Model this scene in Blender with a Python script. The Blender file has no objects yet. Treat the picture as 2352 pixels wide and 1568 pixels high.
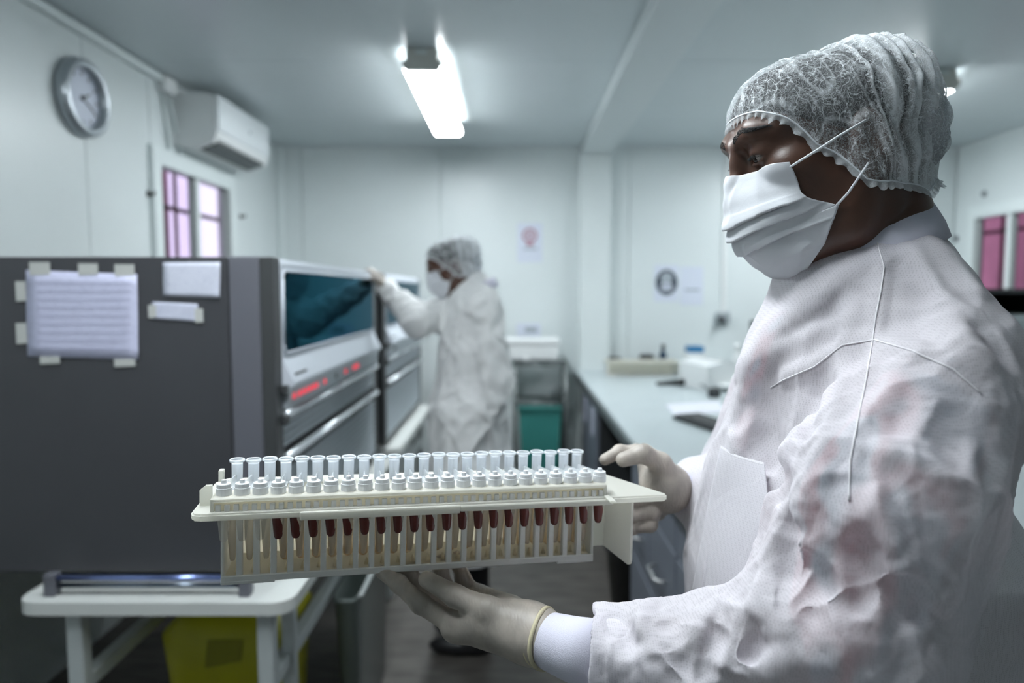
import bpy, bmesh, math, random
import numpy as np
from mathutils import Vector, Matrix

random.seed(7)
np.random.seed(7)
SC = bpy.context.scene
C = SC.collection

# ------------------------------------------------------------------ camera
FPX, PW, PH = 1568.0, 2352, 1568          # 24 mm lens on a 36 mm wide sensor
CAMZ = 1.5
PITCH = math.atan2(784 - 670, FPX)
cam_d = bpy.data.cameras.new('camera')
cam_d.lens = 24.0
cam_d.sensor_width = 36.0
cam_d.clip_start = 0.02
cam_d.dof.use_dof = True
cam_d.dof.focus_distance = 0.70
cam_d.dof.aperture_fstop = 2.8
cam = bpy.data.objects.new('camera', cam_d)
cam.location = (0, 0, CAMZ)
cam.rotation_euler = (math.pi / 2 - PITCH, 0, 0)
C.objects.link(cam)
SC.camera = cam

# ------------------------------------------------------------------ world, lights, exposure
SC.view_settings.view_transform = 'Standard'
SC.view_settings.look = 'None'
SC.view_settings.gamma = 1.0
SC.view_settings.use_curve_mapping = False
SC.view_settings.exposure = 0.42
SC.cycles.use_denoising = True
SC.cycles.max_bounces = 6
SC.cycles.diffuse_bounces = 4
SC.cycles.glossy_bounces = 3
SC.cycles.transmission_bounces = 5
SC.cycles.transparent_max_bounces = 12
SC.cycles.use_adaptive_sampling = True
SC.cycles.adaptive_threshold = 0.15
SC.cycles.sample_clamp_indirect = 6.0
SC.cycles.caustics_reflective = False
SC.cycles.caustics_refractive = False
W = bpy.data.worlds.new('daylight')
SC.world = W
W.use_nodes = True
W.node_tree.nodes['Background'].inputs['Color'].default_value = (0.86, 0.80, 1.0, 1)
W.node_tree.nodes['Background'].inputs['Strength'].default_value = 1.0
LAMP_COLOR = (0.90, 0.965, 1.0)
LAMP_STRENGTH = 40.0

# ------------------------------------------------------------------ helpers
def at(px, py, Y):
    """point on the sight line through a photo pixel, at world depth Y"""
    u = (px - PW / 2) / FPX
    v = (PH / 2 - py) / FPX
    cp, sp = math.cos(PITCH), math.sin(PITCH)
    d = Vector((u, cp + v * sp, v * cp - sp))
    d *= Y / d.y
    return Vector((d.x, d.y, d.z + CAMZ))

def atX(px, py, X):
    """same, where the sight line meets the plane x = X"""
    p = at(px, py, 1.0)
    k = X / p.x
    return Vector((X, k, CAMZ + (p.z - CAMZ) * k))

class MB:
    """collects shapes into one mesh"""
    def __init__(s):
        s.v = []; s.f = []; s.sm = []
    def add(s, verts, faces, smooth=False):
        n = len(s.v)
        s.v += [tuple(p) for p in verts]
        s.f += [tuple(i + n for i in f) for f in faces]
        s.sm += [smooth] * len(faces)
        return s
    def box(s, lo, hi, M=None):
        (x0, y0, z0), (x1, y1, z1) = lo, hi
        P = [Vector(p) for p in ((x0,y0,z0),(x1,y0,z0),(x1,y1,z0),(x0,y1,z0),(x0,y0,z1),(x1,y0,z1),(x1,y1,z1),(x0,y1,z1))]
        if M is not None: P = [M @ p for p in P]
        return s.add(P, [(0,3,2,1),(4,5,6,7),(0,1,5,4),(1,2,6,5),(2,3,7,6),(3,0,4,7)])
    def rbox(s, lo, hi, r=0.004, M=None, seg=2):
        bm = bmesh.new()
        bmesh.ops.create_cube(bm, size=1)
        for v in bm.verts:
            v.co = Vector([(lo[i] + hi[i]) / 2 + v.co[i] * (hi[i] - lo[i]) for i in range(3)])
        r = min(r, 0.49 * min(hi[i] - lo[i] for i in range(3)))
        bmesh.ops.bevel(bm, geom=bm.edges[:], offset=r, segments=seg, profile=0.5, affect='EDGES')
        return s.bm(bm, M)
    def bm(s, bm, M=None, smooth=False):
        bm.verts.index_update()
        P = [(M @ v.co) if M is not None else v.co.copy() for v in bm.verts]
        s.add(P, [tuple(v.index for v in f.verts) for f in bm.faces], smooth)
        bm.free()
        return s
    def prism(s, poly, vec, M=None, smooth=False):
        """polygon (3D points) swept by vec, capped"""
        n = len(poly); vec = Vector(vec)
        P = [Vector(p) for p in poly] + [Vector(p) + vec for p in poly]
        if M is not None: P = [M @ p for p in P]
        F = [tuple(range(n))[::-1], tuple(range(n, 2 * n))]
        F += [(i, (i + 1) % n, n + (i + 1) % n, n + i) for i in range(n)]
        return s.add(P, F, smooth)
    def lathe(s, prof, n=24, M=None, closed=True, smooth=True):
        """(r, z) profile about the z axis"""
        P = []; F = []
        for r, z in prof:
            for k in range(n):
                a = 2 * math.pi * k / n
                P.append(Vector((r * math.cos(a), r * math.sin(a), z)))
        if M is not None: P = [M @ p for p in P]
        m = len(prof)
        for i in range(m - 1):
            for k in range(n):
                F.append((i * n + k, i * n + (k + 1) % n, (i + 1) * n + (k + 1) % n, (i + 1) * n + k))
        if closed:
            F.append(tuple(range(n))[::-1]); F.append(tuple((m - 1) * n + k for k in range(n)))
        return s.add(P, F, smooth)
    def tube(s, pts, r, n=8, smooth=True, M=None):
        pts = [Vector(p) for p in pts]
        rr = r if isinstance(r, (list, tuple)) else [r] * len(pts)
        P = []; F = []
        up = None
        for i, p in enumerate(pts):
            t = (pts[min(i + 1, len(pts) - 1)] - pts[max(i - 1, 0)]).normalized()
            if up is None:
                up = Vector((0, 0, 1)) if abs(t.z) < 0.9 else Vector((1, 0, 0))
            a = t.cross(up).normalized(); up = a.cross(t).normalized()
            for k in range(n):
                an = 2 * math.pi * k / n
                P.append(p + (a * math.cos(an) + up * math.sin(an)) * rr[i])
        if M is not None: P = [M @ p for p in P]
        for i in range(len(pts) - 1):
            for k in range(n):
                F.append((i * n + k, i * n + (k + 1) % n, (i + 1) * n + (k + 1) % n, (i + 1) * n + k))
        F.append(tuple(range(n))[::-1]); F.append(tuple((len(pts) - 1) * n + k for k in range(n)))
        return s.add(P, F, smooth)

def rrect(x0, y0, x1, y1, r, n=5):
    """rounded rectangle outline, counter-clockwise"""
    out = []
    for cx, cy, a0 in ((x1 - r, y0 + r, -90), (x1 - r, y1 - r, 0), (x0 + r, y1 - r, 90), (x0 + r, y0 + r, 180)):
        for k in range(n + 1):
            a = math.radians(a0 + 90 * k / n)
            out.append((cx + r * math.cos(a), cy + r * math.sin(a)))
    return out

def tag(o, label=None, cat=None, group=None, kind=None):
    if label: o['label'] = label
    if cat: o['category'] = cat
    if group: o['group'] = group
    if kind: o['kind'] = kind
    return o

def thing(name, label, cat, loc=(0, 0, 0), group=None, kind=None):
    e = bpy.data.objects.new(name, None)
    e.empty_display_size = 0.05
    e.location = loc
    C.objects.link(e)
    return tag(e, label, cat, group, kind)

def to_mesh(name, mb):
    me = bpy.data.meshes.new(name)
    me.from_pydata([tuple(p) for p in mb.v], [], mb.f)
    me.polygons.foreach_set('use_smooth', mb.sm)
    me.update()
    return me

def part(name, mb, mat, parent, label=None, kind=None):
    """one mesh (built in world coordinates) under its thing or part"""
    me = to_mesh(name, mb) if isinstance(mb, MB) else mb
    o = bpy.data.objects.new(name, me)
    if mat is not None: me.materials.append(mat)
    C.objects.link(o)
    o.parent = parent
    if parent is not None and parent.type == 'EMPTY':
        o.matrix_parent_inverse = Matrix.Translation(-Vector(parent.location))
    elif parent is not None and parent.parent is None:
        o.matrix_parent_inverse = Matrix.Translation(-Vector(parent.location))
    return tag(o, label, None, None, kind)

def single(name, mb, mat, label=None, cat=None, group=None, kind=None):
    """a thing that is one mesh; origin at its base"""
    b = [min(p[i] for p in mb.v) for i in range(3)]; t = [max(p[i] for p in mb.v) for i in range(3)]
    base = Vector(((b[0] + t[0]) / 2, (b[1] + t[1]) / 2, b[2]))
    mb.v = [tuple(Vector(p) - base) for p in mb.v]
    me = to_mesh(name, mb)
    if mat is not None: me.materials.append(mat)
    o = bpy.data.objects.new(name, me)
    o.location = base
    C.objects.link(o)
    return tag(o, label, cat, group, kind)

def copy_tree(o, parent=None):
    c = o.copy(); C.objects.link(c)
    if parent is not None: c.parent = parent
    for ch in [x for x in bpy.data.objects if x.parent == o and x != c]:
        copy_tree(ch, c)
    return c

# ------------------------------------------------------------------ materials
MATS = {}
def mat(name, color, rough=0.5, metal=0.0, vary=0.0, vscale=6.0, bump=0.0, bscale=40.0, **kw):
    m = bpy.data.materials.new(name)
    m.use_nodes = True
    nt = m.node_tree
    b = nt.nodes['Principled BSDF']
    b.inputs['Base Color'].default_value = (*color, 1)
    b.inputs['Roughness'].default_value = rough
    b.inputs['Metallic'].default_value = metal
    for k, v in kw.items():
        b.inputs[k.replace('_', ' ')].default_value = v
    tc = nt.nodes.new('ShaderNodeTexCoord')
    if vary:
        n = nt.nodes.new('ShaderNodeTexNoise'); n.inputs['Scale'].default_value = vscale; n.inputs['Detail'].default_value = 5
        nt.links.new(tc.outputs['Object'], n.inputs['Vector'])
        r = nt.nodes.new('ShaderNodeValToRGB')
        r.color_ramp.elements[0].position = 0.3; r.color_ramp.elements[1].position = 0.7
        r.color_ramp.elements[0].color = (*[max(0, c * (1 - vary)) for c in color], 1)
        r.color_ramp.elements[1].color = (*[min(1, c * (1 + vary)) for c in color], 1)
        nt.links.new(n.outputs['Fac'], r.inputs['Fac']); nt.links.new(r.outputs['Color'], b.inputs['Base Color'])
    if bump:
        n = nt.nodes.new('ShaderNodeTexNoise'); n.inputs['Scale'].default_value = bscale; n.inputs['Detail'].default_value = 4
        nt.links.new(tc.outputs['Object'], n.inputs['Vector'])
        bp = nt.nodes.new('ShaderNodeBump'); bp.inputs['Strength'].default_value = bump; bp.inputs['Distance'].default_value = 0.002
        nt.links.new(n.outputs['Fac'], bp.inputs['Height']); nt.links.new(bp.outputs['Normal'], b.inputs['Normal'])
    MATS[name] = m
    return m

def emit(name, color, strength):
    m = bpy.data.materials.new(name); m.use_nodes = True
    nt = m.node_tree; nt.nodes.remove(nt.nodes['Principled BSDF'])
    e = nt.nodes.new('ShaderNodeEmission')
    e.inputs['Color'].default_value = (*color, 1); e.inputs['Strength'].default_value = strength
    nt.links.new(e.outputs[0], nt.nodes['Material Output'].inputs['Surface'])
    return m

def paper_mat(name, base, ink, amount, scale, seed=0.0, rows=60.0):
    """sheet with rows of small illegible print; X/Z of the object run along the sheet"""
    m = mat(name, base, 0.7)
    nt = m.node_tree; b = nt.nodes['Principled BSDF']
    tc = nt.nodes.new('ShaderNodeTexCoord')
    mp = nt.nodes.new('ShaderNodeMapping'); mp.inputs['Rotation'].default_value = (math.pi / 2, 0, 0)
    mp.inputs['Location'].default_value = (seed, seed * 0.37, 0)
    nt.links.new(tc.outputs['Object'], mp.inputs['Vector'])
    br = nt.nodes.new('ShaderNodeTexBrick')
    br.inputs['Scale'].default_value = scale; br.inputs['Mortar Size'].default_value = 0.055
    br.inputs['Brick Width'].default_value = 0.32; br.inputs['Row Height'].default_value = 0.17
    br.inputs['Color1'].default_value = (0, 0, 0, 1); br.inputs['Color2'].default_value = (1, 1, 1, 1); br.inputs['Mortar'].default_value = (1, 1, 1, 1)
    nt.links.new(mp.outputs['Vector'], br.inputs['Vector'])
    n = nt.nodes.new('ShaderNodeTexNoise'); n.inputs['Scale'].default_value = rows; n.inputs['Detail'].default_value = 3
    nt.links.new(mp.outputs['Vector'], n.inputs['Vector'])
    mx = nt.nodes.new('ShaderNodeMath'); mx.operation = 'ADD'
    nt.links.new(br.outputs['Color'], mx.inputs[0]); nt.links.new(n.outputs['Fac'], mx.inputs[1])
    rp = nt.nodes.new('ShaderNodeValToRGB')
    rp.color_ramp.elements[0].position = 0.25; rp.color_ramp.elements[1].position = 0.25 + 0.75
    mixc = [ink[i] * amount + base[i] * (1 - amount) for i in range(3)]
    rp.color_ramp.elements[0].color = (*mixc, 1); rp.color_ramp.elements[1].color = (*base, 1)
    nt.links.new(mx.outputs[0], rp.inputs['Fac']); nt.links.new(rp.outputs['Color'], b.inputs['Base Color'])
    return m

# ================================================================== THE ROOM
XL, XR, YB, YF, ZC = -1.79, 3.40, 5.30, -1.90, 2.60

def ribbed(name, color, axis, rough=0.35):
    """coated sandwich panel with very fine ribs"""
    m = mat(name, color, rough, vary=0.03, vscale=1.5)
    nt = m.node_tree; b = nt.nodes['Principled BSDF']
    tc = nt.nodes.new('ShaderNodeTexCoord')
    w = nt.nodes.new('ShaderNodeTexWave'); w.wave_type = 'BANDS'; w.bands_direction = axis
    w.inputs['Scale'].default_value = 22.0
    nt.links.new(tc.outputs['Object'], w.inputs['Vector'])
    bp = nt.nodes.new('ShaderNodeBump'); bp.inputs['Strength'].default_value = 0.12; bp.inputs['Distance'].default_value = 0.002
    nt.links.new(w.outputs['Fac'], bp.inputs['Height']); nt.links.new(bp.outputs['Normal'], b.inputs['Normal'])
    return m

M_wall_y = ribbed('wall panel left right', (0.70, 0.752, 0.755), 'Y')
M_wall_x = ribbed('wall panel back', (0.70, 0.752, 0.755), 'X')
M_ceil = mat('ceiling panel', (0.58, 0.64, 0.66), 0.32, vary=0.02, vscale=2)
M_white_frame = mat('white window frame', (0.74, 0.80, 0.80), 0.35)
M_joint = mat('panel joint sealant', (0.55, 0.61, 0.60), 0.6)
M_white_pl = mat('white plastic', (0.78, 0.80, 0.80), 0.38, bump=0.02)

def floor_mat():
    m = mat('dark vinyl floor', (0.050, 0.046, 0.042), 0.5)
    nt = m.node_tree; b = nt.nodes['Principled BSDF']
    tc = nt.nodes.new('ShaderNodeTexCoord')
    mp = nt.nodes.new('ShaderNodeMapping'); mp.inputs['Scale'].default_value = (3.0, 14.0, 1)
    nt.links.new(tc.outputs['Object'], mp.inputs['Vector'])
    n = nt.nodes.new('ShaderNodeTexNoise'); n.inputs['Scale'].default_value = 2.0; n.inputs['Detail'].default_value = 8
    nt.links.new(mp.outputs['Vector'], n.inputs['Vector'])
    r = nt.nodes.new('ShaderNodeValToRGB')
    r.color_ramp.elements[0].position = 0.3; r.color_ramp.elements[1].position = 0.72
    r.color_ramp.elements[0].color = (0.055, 0.049, 0.044, 1); r.color_ramp.elements[1].color = (0.125, 0.115, 0.103, 1)
    nt.links.new(n.outputs['Fac'], r.inputs['Fac']); nt.links.new(r.outputs['Color'], b.inputs['Base Color'])
    return m

single('floor', MB().box((XL - .08, YF - .08, -0.06), (XR + .08, YB + .08, 0)), floor_mat(), kind='structure')

# ceiling: backing and single panels, joints across the room
ceil = single('ceiling', MB().box((XL - .08, YF - .08, ZC + .012), (XR + .08, YB + .08, ZC + .08)), M_joint, kind='structure')
for x0, x1 in ((XL, 0.515), (0.745, XR)):
    y = YF
    for y1 in (-0.10, 1.05, 2.20, 3.35, 4.50, YB):
        part('ceiling_panel', MB().rbox((x0, y + .002, ZC), (x1, y1 - .002, ZC + .02), .002, seg=1), M_ceil, ceil)
        y = y1
beam = single('ceiling_beam', MB().rbox((0.515, YF, ZC - .075), (0.745, YB, ZC + .02), .004), mat('beam cover', (0.62, 0.67, 0.68), 0.3), kind='structure')

# back wall
def panels_back(wall, xs):
    for a, b in zip(xs[:-1], xs[1:]):
        part('wall_panel', MB().rbox((a + .0025, YB, 0), (b - .0025, YB + .03, ZC), .002, seg=1), M_wall_x, wall)
wb = single('wall_back', MB().box((XL - .08, YB + .015, 0), (XR + .08, YB + .08, ZC)), M_joint, kind='structure')
panels_back(wb, [XL, -1.61, -0.55, 0.53])
panels_back(wb, [0.74, 0.90, 2.02, XR])
single('column_back', MB().rbox((0.515, YB - .10, 0), (0.745, YB + .02, ZC - .075), .006), mat('column cover', (0.72, 0.77, 0.77), 0.35), kind='structure')
single('trim_1', MB().rbox((XL, YB - .05, 0), (XL + .05, YB, ZC), .01), M_white_frame, kind='structure')

# left wall with window opening
WY0, WY1, WZ0, WZ1 = 3.44, 4.38, 1.08, 2.205
wl = single('wall_left', MB().box((XL - .08, YF, 0), (XL - .015, WY0, ZC)).box((XL - .08, WY1, 0), (XL - .015, YB, ZC))
            .box((XL - .08, WY0, 0), (XL - .015, WY1, WZ0)).box((XL - .08, WY0, WZ1), (XL - .015, WY1, ZC)), M_joint, kind='structure')
def lpanel(y0, y1, z0, z1):
    part('wall_panel', MB().rbox((XL - .03, y0 + .0025, z0), (XL, y1 - .0025, z1), .002, seg=1), M_wall_y, wl)
for a, b in ((YF, -.55), (-.55, .6), (.6, 1.76), (1.76, 2.92), (2.92, WY0), (WY1, YB)): lpanel(a, b, 0, ZC)
lpanel(WY0, WY1, 0, WZ0); lpanel(WY0, WY1, WZ1, ZC)

# right wall with window
RY0, RY1, RZ0, RZ1 = 4.28, 5.08, 1.2, 2.10
wr = single('wall_right', MB().box((XR + .015, YF, 0), (XR + .08, RY0, ZC)).box((XR + .015, RY1, 0), (XR + .08, YB, ZC))
            .box((XR + .015, RY0, 0), (XR + .08, RY1, RZ0)).box((XR + .015, RY0, RZ1), (XR + .08, RY1, ZC)), M_joint, kind='structure')
def rpanel(y0, y1, z0, z1):
    part('wall_panel', MB().rbox((XR, y0 + .0025, z0), (XR + .03, y1 - .0025, z1), .002, seg=1), M_wall_y, wr)
for a, b in ((YF, -.2), (-.2, 1.0), (1.0, 2.2), (2.2, 3.3), (3.3, RY0), (RY1, YB)): rpanel(a, b, 0, ZC)
rpanel(RY0, RY1, 0, RZ0); rpanel(RY0, RY1, RZ1, ZC)

# rear wall, behind the photographer
wf = single('wall_front', MB().box((XL - .08, YF - .08, 0), (XR + .08, YF - .015, ZC)), M_joint, kind='structure')
for a, b in zip((XL, -.6, .55, 1.7, 2.6), (-.6, .55, 1.7, 2.6, XR)):
    part('wall_panel', MB().rbox((a + .0025, YF - .03, 0), (b - .0025, YF, ZC), .002, seg=1), M_wall_x, wf)

# ------------------------------------------------------------------ windows
M_glass = mat('window glass', (0.93, 0.93, 0.97), 0.02, Transmission_Weight=1.0, IOR=1.05)
M_bar = mat('maroon painted bar', (0.090, 0.022, 0.030), 0.5, vary=0.2)
M_pink = mat('pink outer wall', (0.42, 0.17, 0.24), 0.8, vary=0.15, vscale=4)
M_lilac = mat('lilac outer wall', (0.92, 0.84, 0.98), 0.85, vary=0.05, vscale=3)

def window(name, X, s, y0, y1, z0, z1, ymid, zbar, vbars, seg_label):
    """s = +1: the room lies towards +x"""
    w = thing(name, None, None, (X, (y0 + y1) / 2, z0), kind='structure')
    def bx(xa, xb, ya, yb, za, zb, r=.006):
        xs = sorted((X + s * xa, X + s * xb))
        return MB().rbox((xs[0], ya, za), (xs[1], yb, zb), r)
    t = .05
    # outer frame, four members
    part('frame', bx(-.05, .03, y0 - .03, y0 + t, z0 - .02, z1 + .02), M_white_frame, w)
    part('frame', bx(-.05, .03, y1 - t, y1 + .03, z0 - .02, z1 + .02), M_white_frame, w)
    part('frame', bx(-.05, .03, y0 + t, y1 - t, z1 - .07, z1 + .02), M_white_frame, w)
    part('frame', bx(-.05, .03, y0 + t, y1 - t, z0 - .02, z0 + t), M_white_frame, w)
    part('mullion', bx(-.04, .015, ymid - .022, ymid + .022, z0 + t, z1 - .07), M_white_frame, w)
    part('sill', bx(.0, .06, y0 - .03, y1 + .03, z0 - .04, z0 - .02), M_white_frame, w)
    for ya, yb in ((y0 + t, ymid - .022), (ymid + .022, y1 - t)):
        part('pane', bx(-.032, -.026, ya, yb, z0 + t, z1 - .07, .0005), M_glass, w)
    # burglar bars just outside the panes
    for yv in vbars:
        part('burglar_bar', bx(-.10, -.085, yv - .011, yv + .011, z0, z1, .003), M_bar, w)
    for zv in zbar:
        part('burglar_bar', bx(-.088, -.073, y0, y1, zv - .012, zv + .012, .003), M_bar, w)
    return w

window('window_1', XL, 1, WY0, WY1, WZ0, WZ1, 3.915, (1.955, 1.35), (3.665, 3.86, 4.09), '')
window('window_2', XR, -1, RY0, RY1, RZ0, RZ1, 4.70, (1.93, 1.5), (4.40, 4.52, 4.62, 4.78, 4.90), '')
# outside: a post and walls of the neighbouring buildings
single('wall_outside_left', MB().box((XL - 2.6, 0.5, -.5), (XL - 2.5, 9.5, 4.5)), M_lilac, kind='structure')
single('post_outside', MB().rbox((XL - .42, 4.10, -.5), (XL - .30, 4.21, 3.4), .01), M_pink, kind='structure')
single('wall_outside_right', MB().box((XR + .55, 3.5, -.5), (XR + .65, 8.0, 4.0)), M_pink, kind='structure')

# ------------------------------------------------------------------ ceiling lights
M_diff = emit('lit diffuser', LAMP_COLOR, LAMP_STRENGTH)
M_lampbody = mat('lamp body enamel', (0.62, 0.62, 0.58), 0.4)
def ceiling_light(x, y0, y1, label):
    l = thing('ceiling_light', label, 'ceiling light', (x, (y0 + y1) / 2, ZC), 'ceiling lights')
    w = .085
    part('housing', MB().rbox((x - w + .012, y0, ZC - .055), (x + w - .012, y1, ZC), .006), M_lampbody, l)
    for g in (-1, 1):
        part('side_skirt', MB().rbox((x + g * (w + .003) - .002, y0, ZC - .078), (x + g * (w + .003) + .002, y1, ZC - .045), .001, seg=1), M_lampbody, l)
    poly = [(x - w, 0, ZC - .056), (x - w, 0, ZC - .085), (x - w + .012, 0, ZC - .098), (x + w - .012, 0, ZC - .098), (x + w, 0, ZC - .085), (x + w, 0, ZC - .056)]
    part('diffuser', MB().prism([(a, y0 + .03, c) for a, b, c in poly], (0, y1 - y0 - .06, 0)), M_diff, l)
    for ya, yb in ((y0, y0 + .029), (y1 - .029, y1)):
        part('end_cap', MB().prism([(a, ya, c + (0.001 if c > ZC - .06 else 0)) for a, b, c in poly], (0, yb - ya, 0)), M_lampbody, l)
    part('mounting_clip', MB().rbox((x - .025, y0 - .012, ZC - .03), (x + .025, y0, ZC - .012), .003), M_white_frame, l)
    return l
ceiling_light(-0.41, 3.17, 4.50, 'lit twin tube ceiling light above the analysers')
ceiling_light(2.13, 3.46, 4.70, 'lit ceiling light at the right, mostly hidden behind the cap')
ceiling_light(-0.41, 0.30, 1.60, 'lit ceiling light above the near end of the analyser row')

# ------------------------------------------------------------------ trunking, cables, clock, hooks
single('trim_2', MB().rbox((XL, -1.5, ZC - .045), (XL + .035, 3.52, ZC - .008), .006), M_white_frame, kind='structure')
cb = thing('junction_box', 'small white junction box with two cables by the ceiling', 'junction box', (XL, 3.56, 2.5))
part('box', MB().rbox((XL, 3.52, ZC - .09), (XL + .05, 3.64, ZC - .01), .008), M_white_pl, cb)
for a, b in (((3.55, ZC - .09), (3.60, 2.235)), ((3.61, ZC - .09), (3.72, 2.235))):
    part('cable', MB().tube([(XL + .012, a[0], a[1]), (XL + .016, (a[0] + b[0]) / 2 + .01, (a[1] + b[1]) / 2), (XL + .012, b[0], b[1])], .009), M_white_frame, cb)

M_silver = mat('silver clock rim', (0.42, 0.46, 0.49), 0.32, 0.7)
M_dial = mat('clock dial', (0.60, 0.64, 0.74), 0.4)
M_black = mat('black plastic', (0.012, 0.013, 0.014), 0.45)
M_clockglass = mat('clock glass', (1, 1, 1), 0.03, Transmission_Weight=1.0, IOR=1.1)
ck = atX(180, 225, XL)
clk = thing('wall_clock', 'round wall clock with silver rim and pale dial', 'clock', ck)
Rck = Matrix.Translation(ck) @ Matrix.Rotation(math.pi / 2, 4, 'Y')
R = .158
part('rim', MB().lathe([(R - .035, .001), (R, .001), (R + .002, .02), (R - .006, .045), (R - .022, .052), (R - .038, .045), (R - .042, .018)], 48, Rck, closed=False), M_silver, clk)
part('dial', MB().lathe([(0.001, .012), (R - .03, .012), (R - .03, .016), (0.001, .016)], 40, Rck, closed=False, smooth=False), M_dial, clk)
for k in range(12):
    a = 2 * math.pi * k / 12
    M = Rck @ Matrix.Rotation(a, 4, 'Z')
    part('hour_mark', MB().box((.092, -.004, .0162), (.108, .004, .0175), M), M_black, clk)
for ang, ln, wd in ((math.radians(118), .055, .007), (math.radians(62), .085, .005)):
    part('hand', MB().box((-.015, -wd / 2, .018), (ln, wd / 2, .020), Rck @ Matrix.Rotation(ang, 4, 'Z')), M_black, clk)
part('hub', MB().lathe([(.009, .016), (.009, .023), (.003, .024)], 16, Rck), M_black, clk)

for px, py, lb in ((340, 445, 'small dark hook on the wall left of the window'), (552, 497, 'small dark hook on the wall right of the window')):
    p = atX(px, py, XL)
    M = Matrix.Translation(p) @ Matrix.Rotation(math.pi / 2, 4, 'Y')
    h = thing('wall_hook', lb, 'hook', p, 'hooks beside the left window')
    part('plate', MB().lathe([(.016, 0), (.016, .004), (.01, .008)], 16, M), M_black, h)
    part('peg', MB().tube([p + Vector((.006, 0, 0)), p + Vector((.03, 0, -.004)), p + Vector((.034, 0, .012))], .006), M_black, h)
for px, py, lb in ((2198, 548, 'grey bolt head on the right wall'), (2262, 445, 'upper grey bolt head beside the right window'),):
    p = atX(px, py, XR)
    single('wall_bolt', MB().lathe([(.024, 0), (.024, .008), (.013, .012), (.013, .02)], 12, Matrix.Translation(p) @ Matrix.Rotation(-math.pi / 2, 4, 'Y')), mat('grey bolt', (.2, .22, .24), .4), lb, 'bolt', 'bolts on the right wall')

# ------------------------------------------------------------------ air conditioner
ac = thing('air_conditioner', 'white split air conditioner high on the left wall', 'air conditioner', (XL, 4.06, 2.28))
y0, y1 = 3.68, 4.44
prof = [(XL, 2.545), (XL + .19, 2.545), (XL + .222, 2.525), (XL + .228, 2.33), (XL + .205, 2.295), (XL + .11, 2.262), (XL, 2.275)]
part('casing', MB().prism([(x, y0, z) for x, z in prof], (0, y1 - y0, 0)), M_white_pl, ac)
part('front_panel', MB().rbox((XL + .223, y0 + .004, 2.352), (XL + .240, y1 - .004, 2.540), .006), mat('glossy white panel', (.80, .84, .86), .25), ac)
d = Vector((.095, 0, .033)).normalized(); nrm = Vector((d.z, 0, -d.x))
b0 = Vector((XL + .118, 0, 2.2645))
part('air_slot', MB().prism([b0 + nrm * .002 + Vector((0, y0 + .05, 0)), b0 + d * .105 + nrm * .002 + Vector((0, y0 + .05, 0)), b0 + d * .105 - nrm * .012 + Vector((0, y0 + .05, 0)), b0 - nrm * .012 + Vector((0, y0 + .05, 0))], (0, y1 - y0 - .10, 0)), M_black, ac)
for k in range(2):
    q = b0 + d * (.028 + .045 * k) + nrm * .004
    part('louvre', MB().prism([q + Vector((0, y0 + .06, 0)), q + d * .022 + Vector((0, y0 + .06, 0)), q + d * .022 + nrm * .004 + Vector((0, y0 + .06, 0)), q + nrm * .004 + Vector((0, y0 + .06, 0))], (0, y1 - y0 - .12, 0)), mat('grey louvre', (.25, .28, .29), .5), ac)
part('badge', MB().lathe([(.012, 0), (.012, .002)], 16, Matrix.Translation((XL + .2405, 4.12, 2.44)) @ Matrix.Rotation(math.pi / 2, 4, 'Y')), M_silver, ac)

# ================================================================== ANALYSERS
M_side = mat('charcoal side panel', (0.052, 0.053, 0.060), 0.42, vary=0.06, vscale=3, bump=0.03, bscale=200)
M_bezel = mat('mid grey bezel', (0.125, 0.128, 0.150), 0.45)
M_edge = mat('dark grey edge', (0.050, 0.053, 0.055), 0.45)
M_front = mat('pale grey front', (0.60, 0.64, 0.70), 0.35)
M_shut = mat('silver shutter', (0.50, 0.55, 0.59), 0.40, 0.1)
M_lip = mat('bright aluminium lip', (0.62, 0.66, 0.69), 0.25, 0.5)
M_dglass = mat('tinted viewing glass', (0.075, 0.105, 0.122), 0.03, 1.0, Specular_Tint=(0.32, 0.44, 0.51, 1))
M_led = emit('red led', (1.0, 0.07, 0.11), 0.8)
M_led.cycles.emission_sampling = 'NONE'
M_ledoff = mat('unlit led', (.10, .10, .11), .4)
XF = -0.606
TZ = 0.75

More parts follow.
